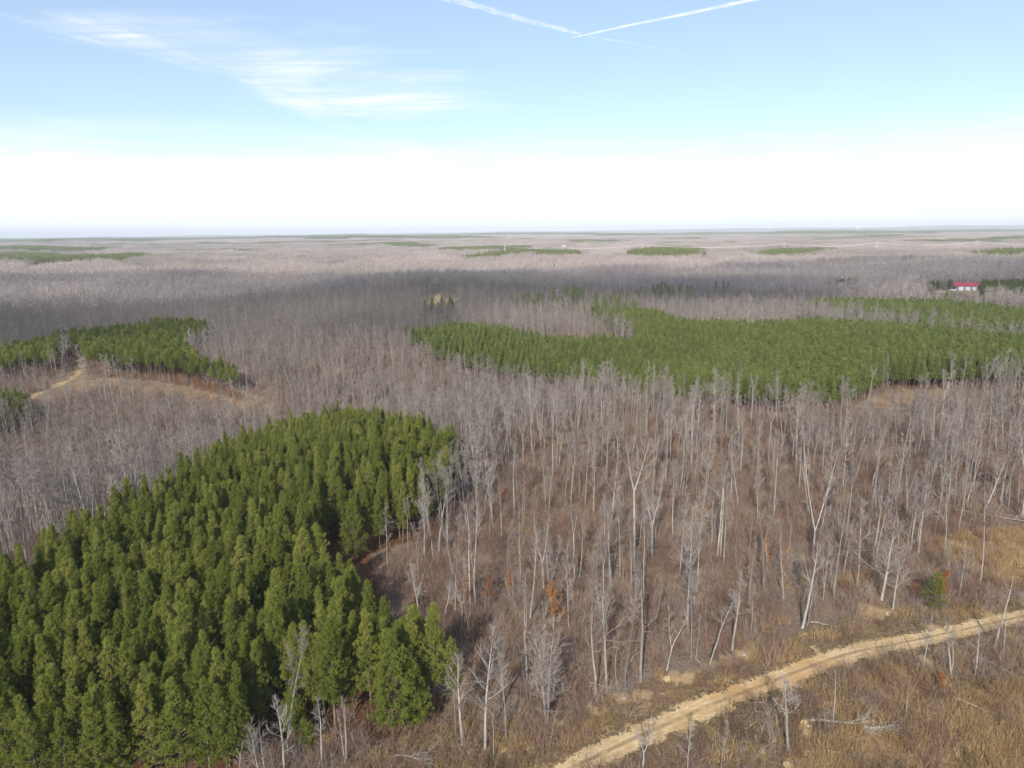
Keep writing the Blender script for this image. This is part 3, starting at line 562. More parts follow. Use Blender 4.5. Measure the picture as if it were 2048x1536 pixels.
def far_pine(seed):
    r = np.random.default_rng(seed); J = B(); n = 70; t = r.uniform(0, 1, n); a = r.uniform(0, 6.28, n); R0 = 2.5 * (1 - t) ** .8 * r.uniform(.5, 1.1, n)
    J.blades(np.array([[0, 0, -1.]]), np.array([[0, 0, 10.]]), .5, 1, .5, r); P = np.stack([np.cos(a) * R0, np.sin(a) * R0, 4 + 10 * t], 1); leaf_puffs(J, P, 0, 2, 1.5, .9, 0, r, .6); return J
class Bag: pass
def kind_from(name, Js, mats):
    k = Kind.__new__(Kind); k.joined = Js; k.mats = mats; k.name = name; k.v = []; return k
fb = [far_bare(200 + i) for i in range(5)]; fp = [far_pine(210 + i) for i in range(4)]
K_far_pine = kind_from('far_pine', fp, [M['needle_pale'], M['pinebark']])
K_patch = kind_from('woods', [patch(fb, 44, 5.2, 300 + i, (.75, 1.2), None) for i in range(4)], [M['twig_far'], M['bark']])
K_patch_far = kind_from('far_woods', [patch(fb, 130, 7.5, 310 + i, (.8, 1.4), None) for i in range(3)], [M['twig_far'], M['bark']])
def clump(seed, n, hr, spread, side, w, mats=None):
    r = np.random.default_rng(seed); J = B(); p = r.normal(size=(n, 3)) * spread * .5; p[:, 2] = -0.1; h = r.uniform(*hr, n); d = r.normal(size=(n, 3)) * .28; d[:, 2] = 1
    d /= np.linalg.norm(d, axis=1)[:, None]; q = p + d * h[:, None]; J.blades(p, q, w * 1.4, 0, r.uniform(0, 1, n), r)
    m = n * side; i = np.repeat(np.arange(n), side); u = r.uniform(.25, .95, m)[:, None]; a = p[i] + (q - p)[i] * u; e = d[i] + r.normal(size=(m, 3)) * .65; e[:, 2] = np.abs(e[:, 2])
    J.blades(a, a + e * (h[i] * r.uniform(.15, .38, m))[:, None], w * .8, 0, r.uniform(0, 1, m), r); return J
K_brush = kind_from('brush_clump', [clump(400 + i, 26, (1.0, 3.4), 1.5, 9, .035) for i in range(5)], [M['brush']])
K_green = kind_from('green_clump', [clump(410 + i, 26, (.5, 1.3), 1.3, 9, .04) for i in range(3)], [M['greenbrush']])
K_grass = kind_from('grass_tuft', [clump(420 + i, 70, (.6, 1.5), .8, 1, .045) for i in range(4)], [M['grass']])
K_greybrush = kind_from('grey_clump', [clump(430 + i, 18, (1.5, 4.2), 1.6, 10, .035) for i in range(4)], [M['twig']])

# ------------------------------------------------------------------ single trees standing where the photograph shows them
USED = []
def place(Tm, Cm, name, x, y, sc, rz, label, cat, group=None):
    t = thing(name, (x, y, float(height(x, y))), label, cat, group, rz, sc); link('trunk', Tm, t); link('crown', Cm, t); USED.append((x, y)); return t
def special_bare(bx, by, ty, label, gen, name='bare_tree', pale=False, group=None, rz=None, cat='tree', leafm=None):
    x, y, h = tall(bx, by, ty); g = dict(nb=7, ntw=12, tw=.022); g.update(gen); g['lean'] = tuple(v * .7 for v in g.get('lean', (0, 0))); g['bend'] = g.get('bend', .03) * .7; g['H'] = h; Tk, Cr = bare_tree(**g)
    bm = M['bark_white'] if pale else M['bark']
    return place(Tk.mesh(name + '_trunk', [bm], True), Cr.mesh(name + '_crown', [leafm or M['twig'], bm]), name, x, y, 1.0, 0 if rz is None else rz, label, cat, group)
SP = [
 (1093, 1462, 1235, 'wide multi-stemmed bare tree with a broad twiggy crown, left of the dirt track', dict(seed=500, stems=4, cb=.25, spread=.27, nl=40, nb=7, ntw=10, rad=.16), 0),
 (1192, 1388, 1205, 'slim bare tree with curved pale trunk, left of a pair above the sandy track', dict(seed=501, cb=.45, spread=.22, nl=13, bend=.1, rad=.16), 1),
 (1213, 1383, 1172, 'straight bare tree with upswept limbs, right of a pair above the sandy track', dict(seed=502, cb=.5, spread=.24, nl=16, rad=.19), 0),
 (1281, 1363, 1120, 'tall grey tree with a slanting dead limb against its foot, near the sandy scrapes', dict(seed=503, cb=.42, spread=.24, nl=18, rad=.2), 0),
 (1333, 1340, 1190, 'short forked pale tree with crooked low limbs between two taller trees', dict(seed=504, fork=.35, spread=.22, nl=16, bend=.1), 1),
 (1412, 1343, 1165, 'leaning bare tree bending to the right above the sandy scrapes', dict(seed=505, cb=.5, spread=.2, nl=14, lean=(.25, .05), bend=.07), 1),
 (1464, 1300, 1150, 'bare tree with a thick base and low drooping limbs left of the open brush', dict(seed=506, cb=.4, spread=.26, nl=18, rad=.2, open_=.3), 0),
 (1500, 1285, 1170, 'thin grey tree on the brushy slope right of a thick-based tree', dict(seed=507, cb=.45, spread=.2, nl=14), 0),
 (1604, 1256, 1080, 'bare tree with a clean white lower trunk alone on the open slope above the track', dict(seed=508, cb=.5, spread=.25, nl=18, rad=.2, lean=(.1, 0)), 1),
 (1616, 1245, 1110, 'slender leaning tree just behind the white-trunked tree on the slope', dict(seed=509, cb=.5, spread=.2, nl=12, lean=(.14, 0)), 0),
 (1762, 1200, 1045, 'broad spreading pale tree with many long slanting limbs beside the evergreen shrub', dict(seed=510, cb=.25, spread=.42, nl=34, nb=8, rad=.22, lean=(.12, 0), open_=.35), 1),
 (1786, 1218, 1120, 'small low tree with limbs sweeping right, under the broad spreading tree', dict(seed=511, cb=.45, spread=.4, nl=16, rad=.13), 1),
 (1918, 1200, 1085, 'small open bare tree with flat spreading limbs between evergreen shrub and golden grass', dict(seed=512, cb=.4, spread=.36, nl=16, rad=.15), 0),
 (1988, 1300, 1145, 'tall thin broken-topped pale tree beside the track at the right', dict(seed=513, cb=.75, spread=.16, nl=6, nb=3, ntw=4, rad=.16, lean=(.06, 0)), 1),
 (2006, 1312, 1210, 'short thin dead tree right of the broken-topped pale tree', dict(seed=514, cb=.6, spread=.2, nl=6, nb=3, ntw=4, rad=.11), 0),
 (1578, 1500, 1320, 'leaning dead grey tree with a feathery crown hanging over the sandy track', dict(seed=515, cb=.5, spread=.25, nl=18, ntw=14, rad=.2, lean=(-.18, .0), bend=.06), 1),
 (1285, 1545, 1440, 'small white forked tree with spindly limbs at the lower edge of the track', dict(seed=516, fork=.4, spread=.26, nl=16, rad=.12, bend=.1), 1),
 (1626, 1108, 868, 'tall white tree splitting low into a narrow fork in the mid wood', dict(seed=517, fork=.22, spread=.13, nl=16, rad=.18, bend=.03), 1),
 (1268, 1142, 858, 'tallest white tree of the mid wood, with a high antler-like crown', dict(seed=518, fork=.6, spread=.22, nl=20, rad=.2, bend=.03), 1),
 (1304, 1122, 950, 'white tree with a fan of upright limbs from a mid-height fork', dict(seed=519, fork=.45, spread=.22, nl=24, rad=.2), 1),
 (1437, 1112, 912, 'pair-stemmed tall tree with parallel pale trunks in the mid wood', dict(seed=520, stems=2, cb=.6, spread=.15, nl=16, rad=.19), 1),
 (1375, 1265, 1010, 'tall dark-crowned tree with dense upright limbs in the centre of the wood', dict(seed=521, cb=.45, spread=.2, nl=26, nb=8, rad=.18), 0),
 (1087, 1175, 1020, 'tall multi-limbed pale tree at the left of the open wood', dict(seed=522, fork=.35, spread=.2, nl=22, rad=.2), 1),
 (1060, 1235, 1050, 'thin pale tree leaning right in front of the rusty-leaved oak', dict(seed=523, cb=.5, spread=.16, nl=12, lean=(.15, 0), rad=.13), 1),
 (940, 1205, 1010, 'left one of two close-set white trunks beside the small rusty oak', dict(seed=524, cb=.6, spread=.16, nl=12, rad=.14), 1),
 (950, 1203, 1000, 'right one of two close-set white trunks beside the small rusty oak', dict(seed=525, cb=.62, spread=.16, nl=12, rad=.14), 1),
 (845, 1262, 1120, 'white tree leaning left with a fan crown in front of the dark lane', dict(seed=526, cb=.42, spread=.25, nl=18, lean=(-.14, 0), rad=.14), 1),
 (888, 1240, 1150, 'small crooked pale tree with outstretched arms right of the dark lane', dict(seed=527, cb=.4, spread=.3, nl=12, rad=.12, bend=.1), 1),
 (925, 1488, 1300, 'pale straight tree between the last pine and the tall bare tree', dict(seed=528, cb=.35, spread=.22, nl=22, rad=.16), 1),
 (970, 1498, 1240, 'tall pale bare tree with a feathery crown, nearest of the edge trees', dict(seed=529, cb=.3, spread=.2, nl=26, nb=7, rad=.17), 1),
 (1012, 1475, 1270, 'grey bare tree behind and right of the nearest feathery tree', dict(seed=530, cb=.4, spread=.18, nl=18, rad=.13), 0),
 (570, 1545, 1392, 'bare tree with fine side limbs before the pines, left of the front gap', dict(seed=531, cb=.3, spread=.24, nl=22, rad=.14), 1),
 (535, 1580, 1420, 'low bushy bare tree at the bottom edge in front of the pines', dict(seed=532, stems=3, cb=.25, spread=.26, nl=24, rad=.1), 1),
 (645, 1545, 1380, 'thin single white stem standing in the gap between front pines', dict(seed=533, cb=.45, spread=.15, nl=12, rad=.1), 1),
 (690, 1522, 1390, 'clump of three slim white stems under the front pines', dict(seed=534, stems=3, cb=.55, spread=.13, nl=14, rad=.1), 1),
 (1968, 1018, 905, 'large pale tree leaning right at the right edge of the wood', dict(seed=535, cb=.4, spread=.3, nl=20, lean=(.45, 0), rad=.22), 1),
 (1932, 1015, 905, 'straight pale tree left of the large leaning tree', dict(seed=536, cb=.6, spread=.15, nl=12, rad=.15), 1),
 (2044, 1035, 850, 'forked white tree cut by the right edge of the photo', dict(seed=537, fork=.3, spread=.2, nl=18, rad=.22), 1),
 (1700, 1180, 1090, 'small grey sapling tree left of the broad spreading tree', dict(seed=538, cb=.4, spread=.24, nl=14, rad=.09), 0),
 (1845, 1345, 1215, 'thin white stem in the thicket right of the track, left of its neighbours', dict(seed=539, cb=.5, spread=.2, nl=10, rad=.1, bend=.08), 1),
 (1905, 1355, 1235, 'crooked white double stem in the thicket right of the track', dict(seed=540, stems=2, cb=.5, spread=.2, nl=14, rad=.11, bend=.1), 1),
 (1950, 1350, 1240, 'slanting pale stem at the right side of the thicket by the track', dict(seed=541, cb=.5, spread=.22, nl=10, rad=.1, lean=(.15, 0)), 1),
 (1812, 1440, 1380, 'bare upright pole standing alone in the golden grass', dict(seed=542, cb=.8, spread=.05, nl=3, nb=1, ntw=2, rad=.09), 1),
 (1667, 1438, 1330, 'thin upright dead pole left of the fallen tree', dict(seed=543, cb=.7, spread=.1, nl=4, nb=2, ntw=3, rad=.08), 1),
 (1375, 1560, 1440, 'spindly bare sapling below the track near the bottom edge', dict(seed=544, cb=.4, spread=.2, nl=12, rad=.08), 1),
 (1440, 1545, 1440, 'thin bare sapling right of the spindly one below the track', dict(seed=545, cb=.4, spread=.22, nl=12, rad=.08), 0),
]
for bx, by, ty, lb, g, pale in SP: special_bare(bx, by, ty, lb, g, pale=pale)
# oaks still carrying rusty leaves
def oak(bx, by, ty, label, seed, dens=160, spread=.26, name='rusty_oak', lm=None, group=None, rad=None):
    x, y, h = tall(bx, by, ty); Tk, Cr = bare_tree(seed=seed, H=h, cb=.2, spread=spread, nl=18, nb=4, ntw=4, rad=rad or h * .013)
    r = np.random.default_rng(seed + 1); vs = np.concatenate([v for v in Cr.v]); vs = vs[vs[:, 2] > h * .15]; C = vs[r.integers(len(vs), size=dens)]; Cr.tm = list(Cr.tm); Cr.tm = [np.full(len(t), 2) for t in Cr.tm]
    leaf_puffs(Cr, C, 0, 7, .26, .15, 0, r, 0.0)
    place(Tk.mesh(name + '_trunk', [M['bark']], True), Cr.mesh(name + '_crown', [lm or M['rust'], M['bark'], M['twig']]), name, x, y, 1, 0, label, 'tree', group)
oak(1108, 1262, 1160, 'orange-brown leafy oak, largest rust-coloured one in the open wood', 600, 420)
oak(930, 1205, 1140, 'small orange oak sapling beside two close-set white trunks', 601, 260)
oak(978, 1215, 1150, 'pale orange leafy sapling right of the two close-set white trunks', 602, 230)
oak(1213, 1065, 1030, 'little rust-leaved tree between tall grey trunks in the upper wood', 603, 160)
oak(1536, 1150, 1050, 'slim tree with rust leaves down its trunk, left of three in the wood', 604, 220, .10)
oak(1563, 1158, 1085, 'slim tree with rust leaves down its trunk, middle of three in the wood', 605, 160, .09)
oak(1160, 1140, 1100, 'small tan-leaved sapling on the slope left of centre', 606, 120)
oak(1880, 1215, 1135, 'reddish leafy oak overlapping the evergreen shrub', 607, 240, .3)
oak(1830, 1195, 1165, 'low dull-red leafy sapling left of the evergreen shrub', 608, 130, .3)
oak(1878, 1382, 1345, 'dark red-brown leafy bush below the thicket by the track', 609, 220, .5)
oak(985, 735, 712, 'rust-orange oak at the front edge of the middle pine plantation', 610, 260, .35)
oak(1932, 672, 652, 'dark red dead pine among green pines of the right plantation', 611, 200, .2)
oak(1020, 1190, 1140, 'thin bronze-leaved sapling behind the largest rust-coloured oak', 612, 130, .2)
oak(100, 790, 762, 'dull red-brown oak beside the sandy track at the left clearing', 613, 220, .35)
for bx, by, ty, lb, sd in [(700, 722, 690, 'rusty-brown oak left of two more in the grey woods past the crest', 620), (738, 748, 712, 'rusty-brown oak in the middle of the grey woods past the crest', 621), (772, 735, 708, 'rusty-brown oak right of its fellows in the grey woods past the crest', 622), (640, 760, 735, 'small russet oak beyond the crest of the pine stand', 623), (1450, 900, 868, 'small russet-leaved tree high in the open wood below the plantation', 624), (1010, 1010, 975, 'low russet sapling right of the stand tip', 625)]: oak(bx, by, ty, lb, sd, 240, .32)
# pines one can pick out
def special_pine(bx, by, ty, label, **k):
    x, y, h = tall(bx, by, ty); g = dict(nbr=90, puffs=17, nblade=12, L=.36, w=.085, prof=.65); g.update(k); g['H'] = h; Tk, Cr = pine(**g)
    place(Tk.mesh('pine_tree_trunk', [M['pinebark']], True), Cr.mesh('pine_tree_crown', [M['needle'], M['pinebark']]), 'pine_tree', x, y, 1, 0, label, 'tree')
special_pine(787, 1488, 1262, 'big light-green pine with a full crown at the front right corner of the stand', seed=700, cb=.20, Rm=3.9, nbr=125, puffs=22)
special_pine(868, 1425, 1205, 'slender lone pine right of the full-crowned corner pine', seed=701, cb=.28, Rm=2.2, nbr=85)
special_pine(912, 1470, 1278, 'thin sparse grey-green pine, outermost right of the stand, behind a pale trunk', seed=702, cb=.5, Rm=1.6, nbr=60, puffs=6)
special_pine(708, 1122, 1003, 'separate pine jutting into the dark lane of the foreground stand', seed=703, cb=.12, Rm=3.1, nbr=100)
special_pine(672, 1475, 1235, 'pine with a ragged lower crown above three slim white stems', seed=704, cb=.32, Rm=2.7)
special_pine(560, 1425, 1190, 'tall pointed pine with a narrow full crown, left of the front gap', seed=705, cb=.3, Rm=2.4)
special_pine(832, 1470, 1330, 'short pine tucked between the corner pine and the slender lone pine', seed=706, cb=.2, Rm=2.2)
special_pine(590, 1470, 1385, 'small dark pine low in the front gap of the stand', seed=707, cb=.15, Rm=1.9, nbr=90)
special_pine(1868, 1222, 1150, 'dark green evergreen shrub beside the broad spreading tree', seed=708, cb=.05, Rm=2.1, nbr=34, puffs=9)
special_pine(615, 1500, 1440, 'little yellow-green pine sapling in the front gap', seed=709, cb=.05, Rm=.8, nbr=50, puffs=5)

ORD = ['', 'second', 'third', 'fourth', 'fifth', 'sixth', 'seventh', 'eighth', 'ninth', 'tenth', 'eleventh', 'twelfth', 'thirteenth', 'fourteenth', 'fifteenth', 'sixteenth', 'seventeenth', 'eighteenth', 'nineteenth', 'twentieth']
class Namer:
    "labels by look and by the nearest landmark"
    def __init__(s, marks, kind): s.m = [(np.array(unproj(a, b)), (a, b), n) for a, b, n in marks]; s.k = kind; s.rows = []
    def add(s, o, x, y, size, form):
        w, px, n = min(s.m, key=lambda q: np.hypot(q[0][0] - x, q[0][1] - y)); dx, dy = x - w[0], y - w[1]
        rel = ('right of' if dx > 0 else 'left of') if abs(dx) > abs(dy) * .8 else ('behind' if dy > 0 else 'in front of'); s.rows.append((f'{size} {form} {s.k} {rel} {n}', math.hypot(dx, dy), o))
    def finish(s):
        d = {}
        for l, r0, o in s.rows: d.setdefault(l, []).append((r0, o))
        for l, q in d.items():
            q.sort(key=lambda t: t[0])
            for i, (r0, o) in enumerate(q): o['label'] = l if len(q) == 1 else l + (', nearest to it' if i == 0 else ', ' + ORD[min(i, 19)] + ' nearest')
N_bare = Namer([(1093, 1462, 'the wide multi-stemmed tree'), (1203, 1385, 'the pair above the track'), (1412, 1343, 'the leaning tree above the scrapes'), (1604, 1256, 'the white-trunked slope tree'), (1762, 1200, 'the broad spreading tree'), (1918, 1200, 'the small flat-limbed tree'), (1988, 1300, 'the broken-topped tree'),
    (1626, 1108, 'the low-forked white tree'), (1268, 1142, 'the tallest white tree'), (1437, 1112, 'the pair-stemmed tall tree'), (1108, 1262, 'the largest rusty oak'), (945, 1205, 'the two close white trunks'), (845, 1262, 'the white tree leaning left'), (970, 1498, 'the nearest feathery tree'), (1968, 1018, 'the large leaning tree'),
    (1550, 1150, 'the rust-leaved trio'), (1895, 1350, 'the thicket beside the track'), (575, 1535, 'the front gap in the pines'), (1087, 1175, 'the many-limbed pale tree'), (1375, 1265, 'the dark-crowned central tree'), (1213, 1065, 'the little rust-leaved tree'), (1578, 1500, 'the dead tree over the track'), (900, 1010, 'the right tip of the pines')], 'bare tree')
N_pine = Namer([(787, 1488, 'the big corner pine'), (868, 1425, 'the slender lone pine'), (708, 1122, 'the pine in the dark lane'), (560, 1425, 'the tall pointed pine'), (672, 1475, 'the ragged pine above white stems'), (0, 1530, "the photo's lower left corner"), (0, 1300, "the photo's left edge"), (250, 1536, 'the bottom edge of the photo'), (140, 1350, "the stand's lower left part"), (400, 1400, "the stand's dark front row"),
    (350, 1230, "the stand's centre"), (200, 1150, "the stand's left slope"), (550, 1150, "the mass beside the dark lane"), (600, 1300, "the stand's right flank"), (450, 1050, "the upper middle of the stand"), (800, 1000, 'the lobe beyond the lane')], 'pine')
FB = ['slender', 'bushy-topped', 'high-crowned', 'crooked', 'forked', 'slim', 'high-forked', 'pole-like', 'slanting', 'full-crowned']; FP = ['full', 'narrow', 'broad', 'slim', 'rounded', 'thin', 'wide', 'blunt-topped']
# ------------------------------------------------------------------ the many: nearest ones single, the rest as a mass
def away(p, rad=1.6):
    U = np.array(USED); k = np.ones(len(p), bool)
    for u in U: k &= np.hypot(p[:, 0] - u[0], p[:, 1] - u[1]) > rad
    return k
def z_of(p): return np.column_stack([p, height(p[:, 0], p[:, 1])])
# foreground pine stand
p = wedge_points(30, 420, 2.7, 11, .36); p = p[inside(p[:, 0], p[:, 1], stand_near) & ~inside(p[:, 0], p[:, 1], lane)]; p = p[away(p, 2.0)]
p = p[np.argsort(np.hypot(p[:, 0], p[:, 1]))]; r = np.random.default_rng(5); sc = r.normal(.90, .085, len(p)).clip(.6, 1.12); rz = r.uniform(0, 6.28, len(p)); pk = r.integers(0, 8, len(p))
def in_view(q, h=8, mx=30, mtop=1536 + 160):
    o = []
    for x, y in q:
        u, v = proj(x, y, float(height(x, y)) + h); o.append(-mx < u < 2048 + mx and v < mtop)
    return np.array(o)
iv = in_view(p); idx = np.where(iv)[0][:288]; single = np.zeros(len(p), bool); single[idx] = True
for i in idx:
    x, y = p[i]; u, v = proj(x, y, float(height(x, y)) + 15 * sc[i]); Tm, Cm = K_pine.v[pk[i]]
    if v > 1290: g, lb = 'front row pines along the bottom of the foreground stand', 'yellowish-green pine with its whole crown showing in the front row at the bottom'
    elif u > 690 and v < 1120: g, lb = 'pines of the lobe beyond the dark lane', 'green pine packed in the separate lobe right of the dark lane'
    elif u > 600: g, lb = 'pines along the right flank of the foreground stand', 'pointed green pine on the right flank of the stand facing the bare wood'
    elif u > 300: g, lb = 'pines in the middle of the foreground stand', 'dark green pine deep in the middle of the foreground stand'
    else: g, lb = 'pines on the left side of the foreground stand', 'dark green pine packed in the left side of the foreground stand'
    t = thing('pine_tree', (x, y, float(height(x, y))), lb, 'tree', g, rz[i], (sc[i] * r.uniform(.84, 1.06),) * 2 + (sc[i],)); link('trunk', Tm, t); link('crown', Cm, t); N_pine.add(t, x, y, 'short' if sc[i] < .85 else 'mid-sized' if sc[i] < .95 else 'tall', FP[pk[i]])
N_pine.finish()
q = p[~single]
scatter('pine_plantation', K_pine.protos(), 8, z_of(q), rz[~single], np.stack([sc[~single] * .88, sc[~single] * .88, sc[~single]], 1), pk[~single], 'dense green pines filling the back of the foreground stand', 'pines of the foreground stand')
# bare trees: shape of the woods
def bare_density(p):
    "share of grid points kept"
    d = np.hypot(p[:, 0], p[:, 1]); k = np.ones(len(p)) * .95; k[inside(p[:, 0], p[:, 1], open_near)] = .035
    d = np.hypot(p[:, 0], p[:, 1]); left = p[:, 0] < 0.05 * p[:, 1] - 10
    k *= np.where((waves(p[:, 0], p[:, 1], 38, 33) < -0.35) & ~left & (d < 260), .42, 1.0); k = np.where(left & (d > 130), 3.0, k); return k
p = wedge_points(62, 620, 3.7, 12, .45); r = np.random.default_rng(6); d = np.hypot(p[:, 0], p[:, 1])
# thinner woods near, closer farther away
k = r.uniform(0, 1, len(p)) < bare_density(p) * np.interp(d, [90, 180, 260, 400], [.33, .46, .80, 1.0]); uvp = np.array([proj(a, b, 0)[0] for a, b in p]); k &= ~((uvp < 540) & (d < 125)); p = p[k]
p = p[~in_any(p, list(PINE_POLYS.values()) + OPENS + [grass_low]) & (dist_to_road(p) > 5.5)]; p = p[~(inside(p[:, 0], p[:, 1], lane))]; p = p[away(p, 2.2)]
p = p[np.argsort(np.hypot(p[:, 0], p[:, 1]))]; n = len(p); d = np.hypot(p[:, 0], p[:, 1]); sc = (r.normal(.80, .18, n).clip(.36, 1.2)) * np.interp(d, [90, 150, 250, 330], [.85, 1.0, .92, .80]); rz = r.uniform(0, 6.28, n); pk = r.integers(0, 10, n)
LOW = [poly([(-200, 772), (0, 772), (118, 752), (60, 815), (300, 790), (540, 812), (620, 850), (400, 880), (100, 872), (-200, 880)]), poly([(1640, 816), (1800, 800), (1960, 775), (2000, 850), (1640, 870)]), poly([(830, 695), (950, 728), (1130, 765), (1380, 805), (1690, 815), (1690, 850), (1380, 850), (1130, 815), (950, 775), (830, 740)])]
for P, f in zip(LOW, (.68, .4, .62)): sc = np.where(inside(p[:, 0], p[:, 1], P), sc * f, sc)
iv = in_view(p); idx = np.where(iv)[0][:300 - len(SP) - 2]; single = np.zeros(n, bool); single[idx] = True
for i in idx:
    x, y = p[i]; u, v = proj(x, y, float(height(x, y))); Tm, Cm = K_bare.v[pk[i]]
    if v > 1330: g, lb = 'bare trees scattered near the sandy track', 'small bare grey tree standing in the open brush near the sandy track'
    elif u < 1000: g, lb = 'bare trees beside the pine stand', 'slim pale bare tree in the reddish brush between the pines and the open wood'
    elif u < 1350: g, lb = 'bare trees in the left half of the open wood', 'tall pale-trunked bare tree in the left half of the open wood'
    elif u < 1700: g, lb = 'bare trees in the middle of the open wood', 'tall pale-trunked bare tree in the middle of the open wood above the track'
    else: g, lb = 'bare trees at the right of the open wood', 'grey bare tree at the right of the wood above the golden grass'
    t = thing('bare_tree', (x, y, float(height(x, y)) - .1), lb, 'tree', g, rz[i], sc[i]); link('trunk', Tm, t); link('crown', Cm, t); N_bare.add(t, x, y, 'short' if sc[i] < .66 else 'mid-sized' if sc[i] < .86 else 'tall', FB[pk[i]])
N_bare.finish()
m = ~single & (d < 300); scatter('bare_woods', K_bare.protos(), 10, z_of(p[m]), rz[m], sc[m], pk[m], 'grey leafless hardwoods filling the middle distance', 'leafless woods', tilt=r.normal(size=(m.sum(), 2)) * .03)
m = ~single & (d >= 300); scatter('bare_woods_beyond', K_bare_mid.protos(), 5, z_of(p[m]), rz[m], sc[m], pk[m], 'grey leafless hardwoods beyond the foreground stand', 'leafless woods')
# pine plantations farther out, tree by tree
for nm, P, kd, s, hr, lb, bd in (('left_pines', [stand_left, stand_left_back], K_pine_old, 3.3, (.56, .74), 'older pines with bare lower trunks behind the left clearing', 700), ('young_pines', [stand_young], K_pine, 2.8, (.62, .8), 'young bright green pines at the left edge', 500),
        ('middle_pines', [stand_mid], K_pine_mid, 2.45, (.64, .80), 'long green pine plantation across the middle right', 900), ('right_pines', [stand_right, stand_barn_l, stand_barn_r, stand_mid_far], K_pine_mid, 2.6, (.6, .78), 'green pine strips below and beside the red-roofed barn', 1500)):
    q = wedge_points(100, bd, s, 40 + len(nm), .35, R(44)); q = q[in_any(q, P) & ~inside(q[:, 0], q[:, 1], mid_gap)]; r = np.random.default_rng(len(q)); n = len(q)
    nn = {'left_pines': 'pine_plantation', 'young_pines': 'pine_plantation', 'middle_pines': 'pine_plantation', 'right_pines': 'pine_plantation'}[nm]
    scatter(nn, kd.protos(), len(kd.joined), z_of(q), r.uniform(0, 6.28, n), r.uniform(*hr, n), r.integers(0, 99, n), lb, 'far pine plantations')
for P, sp in [(FARP, 5.0)]:
    q = []
    for F1 in P:
        x0, y0 = F1.min(0); x1, y1 = F1.max(0); s = sp if y1 < 4500 else 11.0; gx, gy = np.meshgrid(np.arange(x0, x1, s), np.arange(y0, y1, s)); gx = gx.ravel(); gy = gy.ravel(); gx = gx + rng.uniform(-.4, .4, gx.size) * s; gy = gy + rng.uniform(-.4, .4, gy.size) * s
        k = inside(gx + rng.normal(size=gx.size) * 9, gy + rng.normal(size=gx.size) * 26, F1); q.append(np.stack([gx[k], gy[k], np.full(k.sum(), 1.0 if s < 8 else 1.9)], 1))
    q = np.concatenate(q); scatter('far_pines', K_far_pine.protos(), 4, z_of(q[:, :2]), rng.uniform(0, 6.28, len(q)), q[:, 2] * rng.uniform(.95, 1.3, len(q)), rng.integers(0, 99, len(q)), 'pale green pine strips in the far sunlit woods', 'far pine plantations')
    print('FARPINES', len(q))
# scattered single pines in the middle woods
q = np.array([unproj(a + rng.normal() * 9, b + rng.normal() * 2.0) for a, b in [(1090, 625), (1120, 628), (1135, 632), (1150, 625), (1180, 632), (1140, 612), (1165, 618), (1245, 618), (1272, 614), (1300, 608), (1320, 610), (1340, 612), (1370, 612), (1220, 640), (1240, 645), (1262, 650), (1195, 650), (1205, 655), (1230, 655), (1045, 630), (1070, 640), (890, 640), (850, 645), (1330, 600), (1390, 590), (1440, 600), (1180, 655), (1215, 660)] for _ in range(5)])
scatter('woodland_pines', K_pine_mid.protos(), 5, z_of(q), rng.uniform(0, 6.28, len(q)), rng.uniform(.75, 1.15, len(q)), rng.integers(0, 99, len(q)), 'scattered dark pines among the bare middle woods', 'woodland pines')
q = wedge_points(480, 3000, 62, 97, .5, R(44)); r = np.random.default_rng(97); q = q[(r.uniform(0, 1, len(q)) < .5) & (waves(q[:, 0], q[:, 1], 500, 98) > -.1)]; n = len(q)
K_dark = kind_from('dark_pine', fp, [M['needle_far'], M['pinebark']]); scatter('woodland_pines', K_dark.protos(), 4, z_of(q), r.uniform(0, 6.28, n), r.uniform(.6, 1.15, n), r.integers(0, 99, n), 'single dark pines sprinkled through the far bare woods', 'woodland pines')
# distant woods in patches of trees
def patches(name, K, r0, r1, s, seed, lb, sr, margin, half=R(44)):
    q = wedge_points(r0, r1, s, seed, .3, half); keep = np.ones(len(q), bool)
    for dx, dy in ((0, 0), (margin, 0), (-margin, 0), (0, margin), (0, -margin)): keep &= ~in_any(q + np.array([dx, dy]), ALLPINE + OPENS)
    q = q[keep]; r = np.random.default_rng(seed); scatter(name, K.protos(), len(K.joined), z_of(q), r.uniform(0, 6.28, len(q)), r.uniform(*sr, len(q)), r.integers(0, 99, len(q)), lb, 'leafless woods'); print(name, len(q))
q = wedge_points(620, 1100, 5.6, 71, .4, R(44)); q = q[~in_any(q, ALLPINE + OPENS)]; r = np.random.default_rng(72); n = len(q)
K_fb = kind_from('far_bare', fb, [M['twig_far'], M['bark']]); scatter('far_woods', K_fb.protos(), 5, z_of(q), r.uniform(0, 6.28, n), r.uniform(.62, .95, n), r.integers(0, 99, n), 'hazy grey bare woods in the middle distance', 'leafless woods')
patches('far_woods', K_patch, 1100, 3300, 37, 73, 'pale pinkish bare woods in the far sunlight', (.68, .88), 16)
patches('far_woods', K_patch_far, 3300, 8600, 84, 74, 'hazy bare woods toward the horizon', (.62, .82), 40)
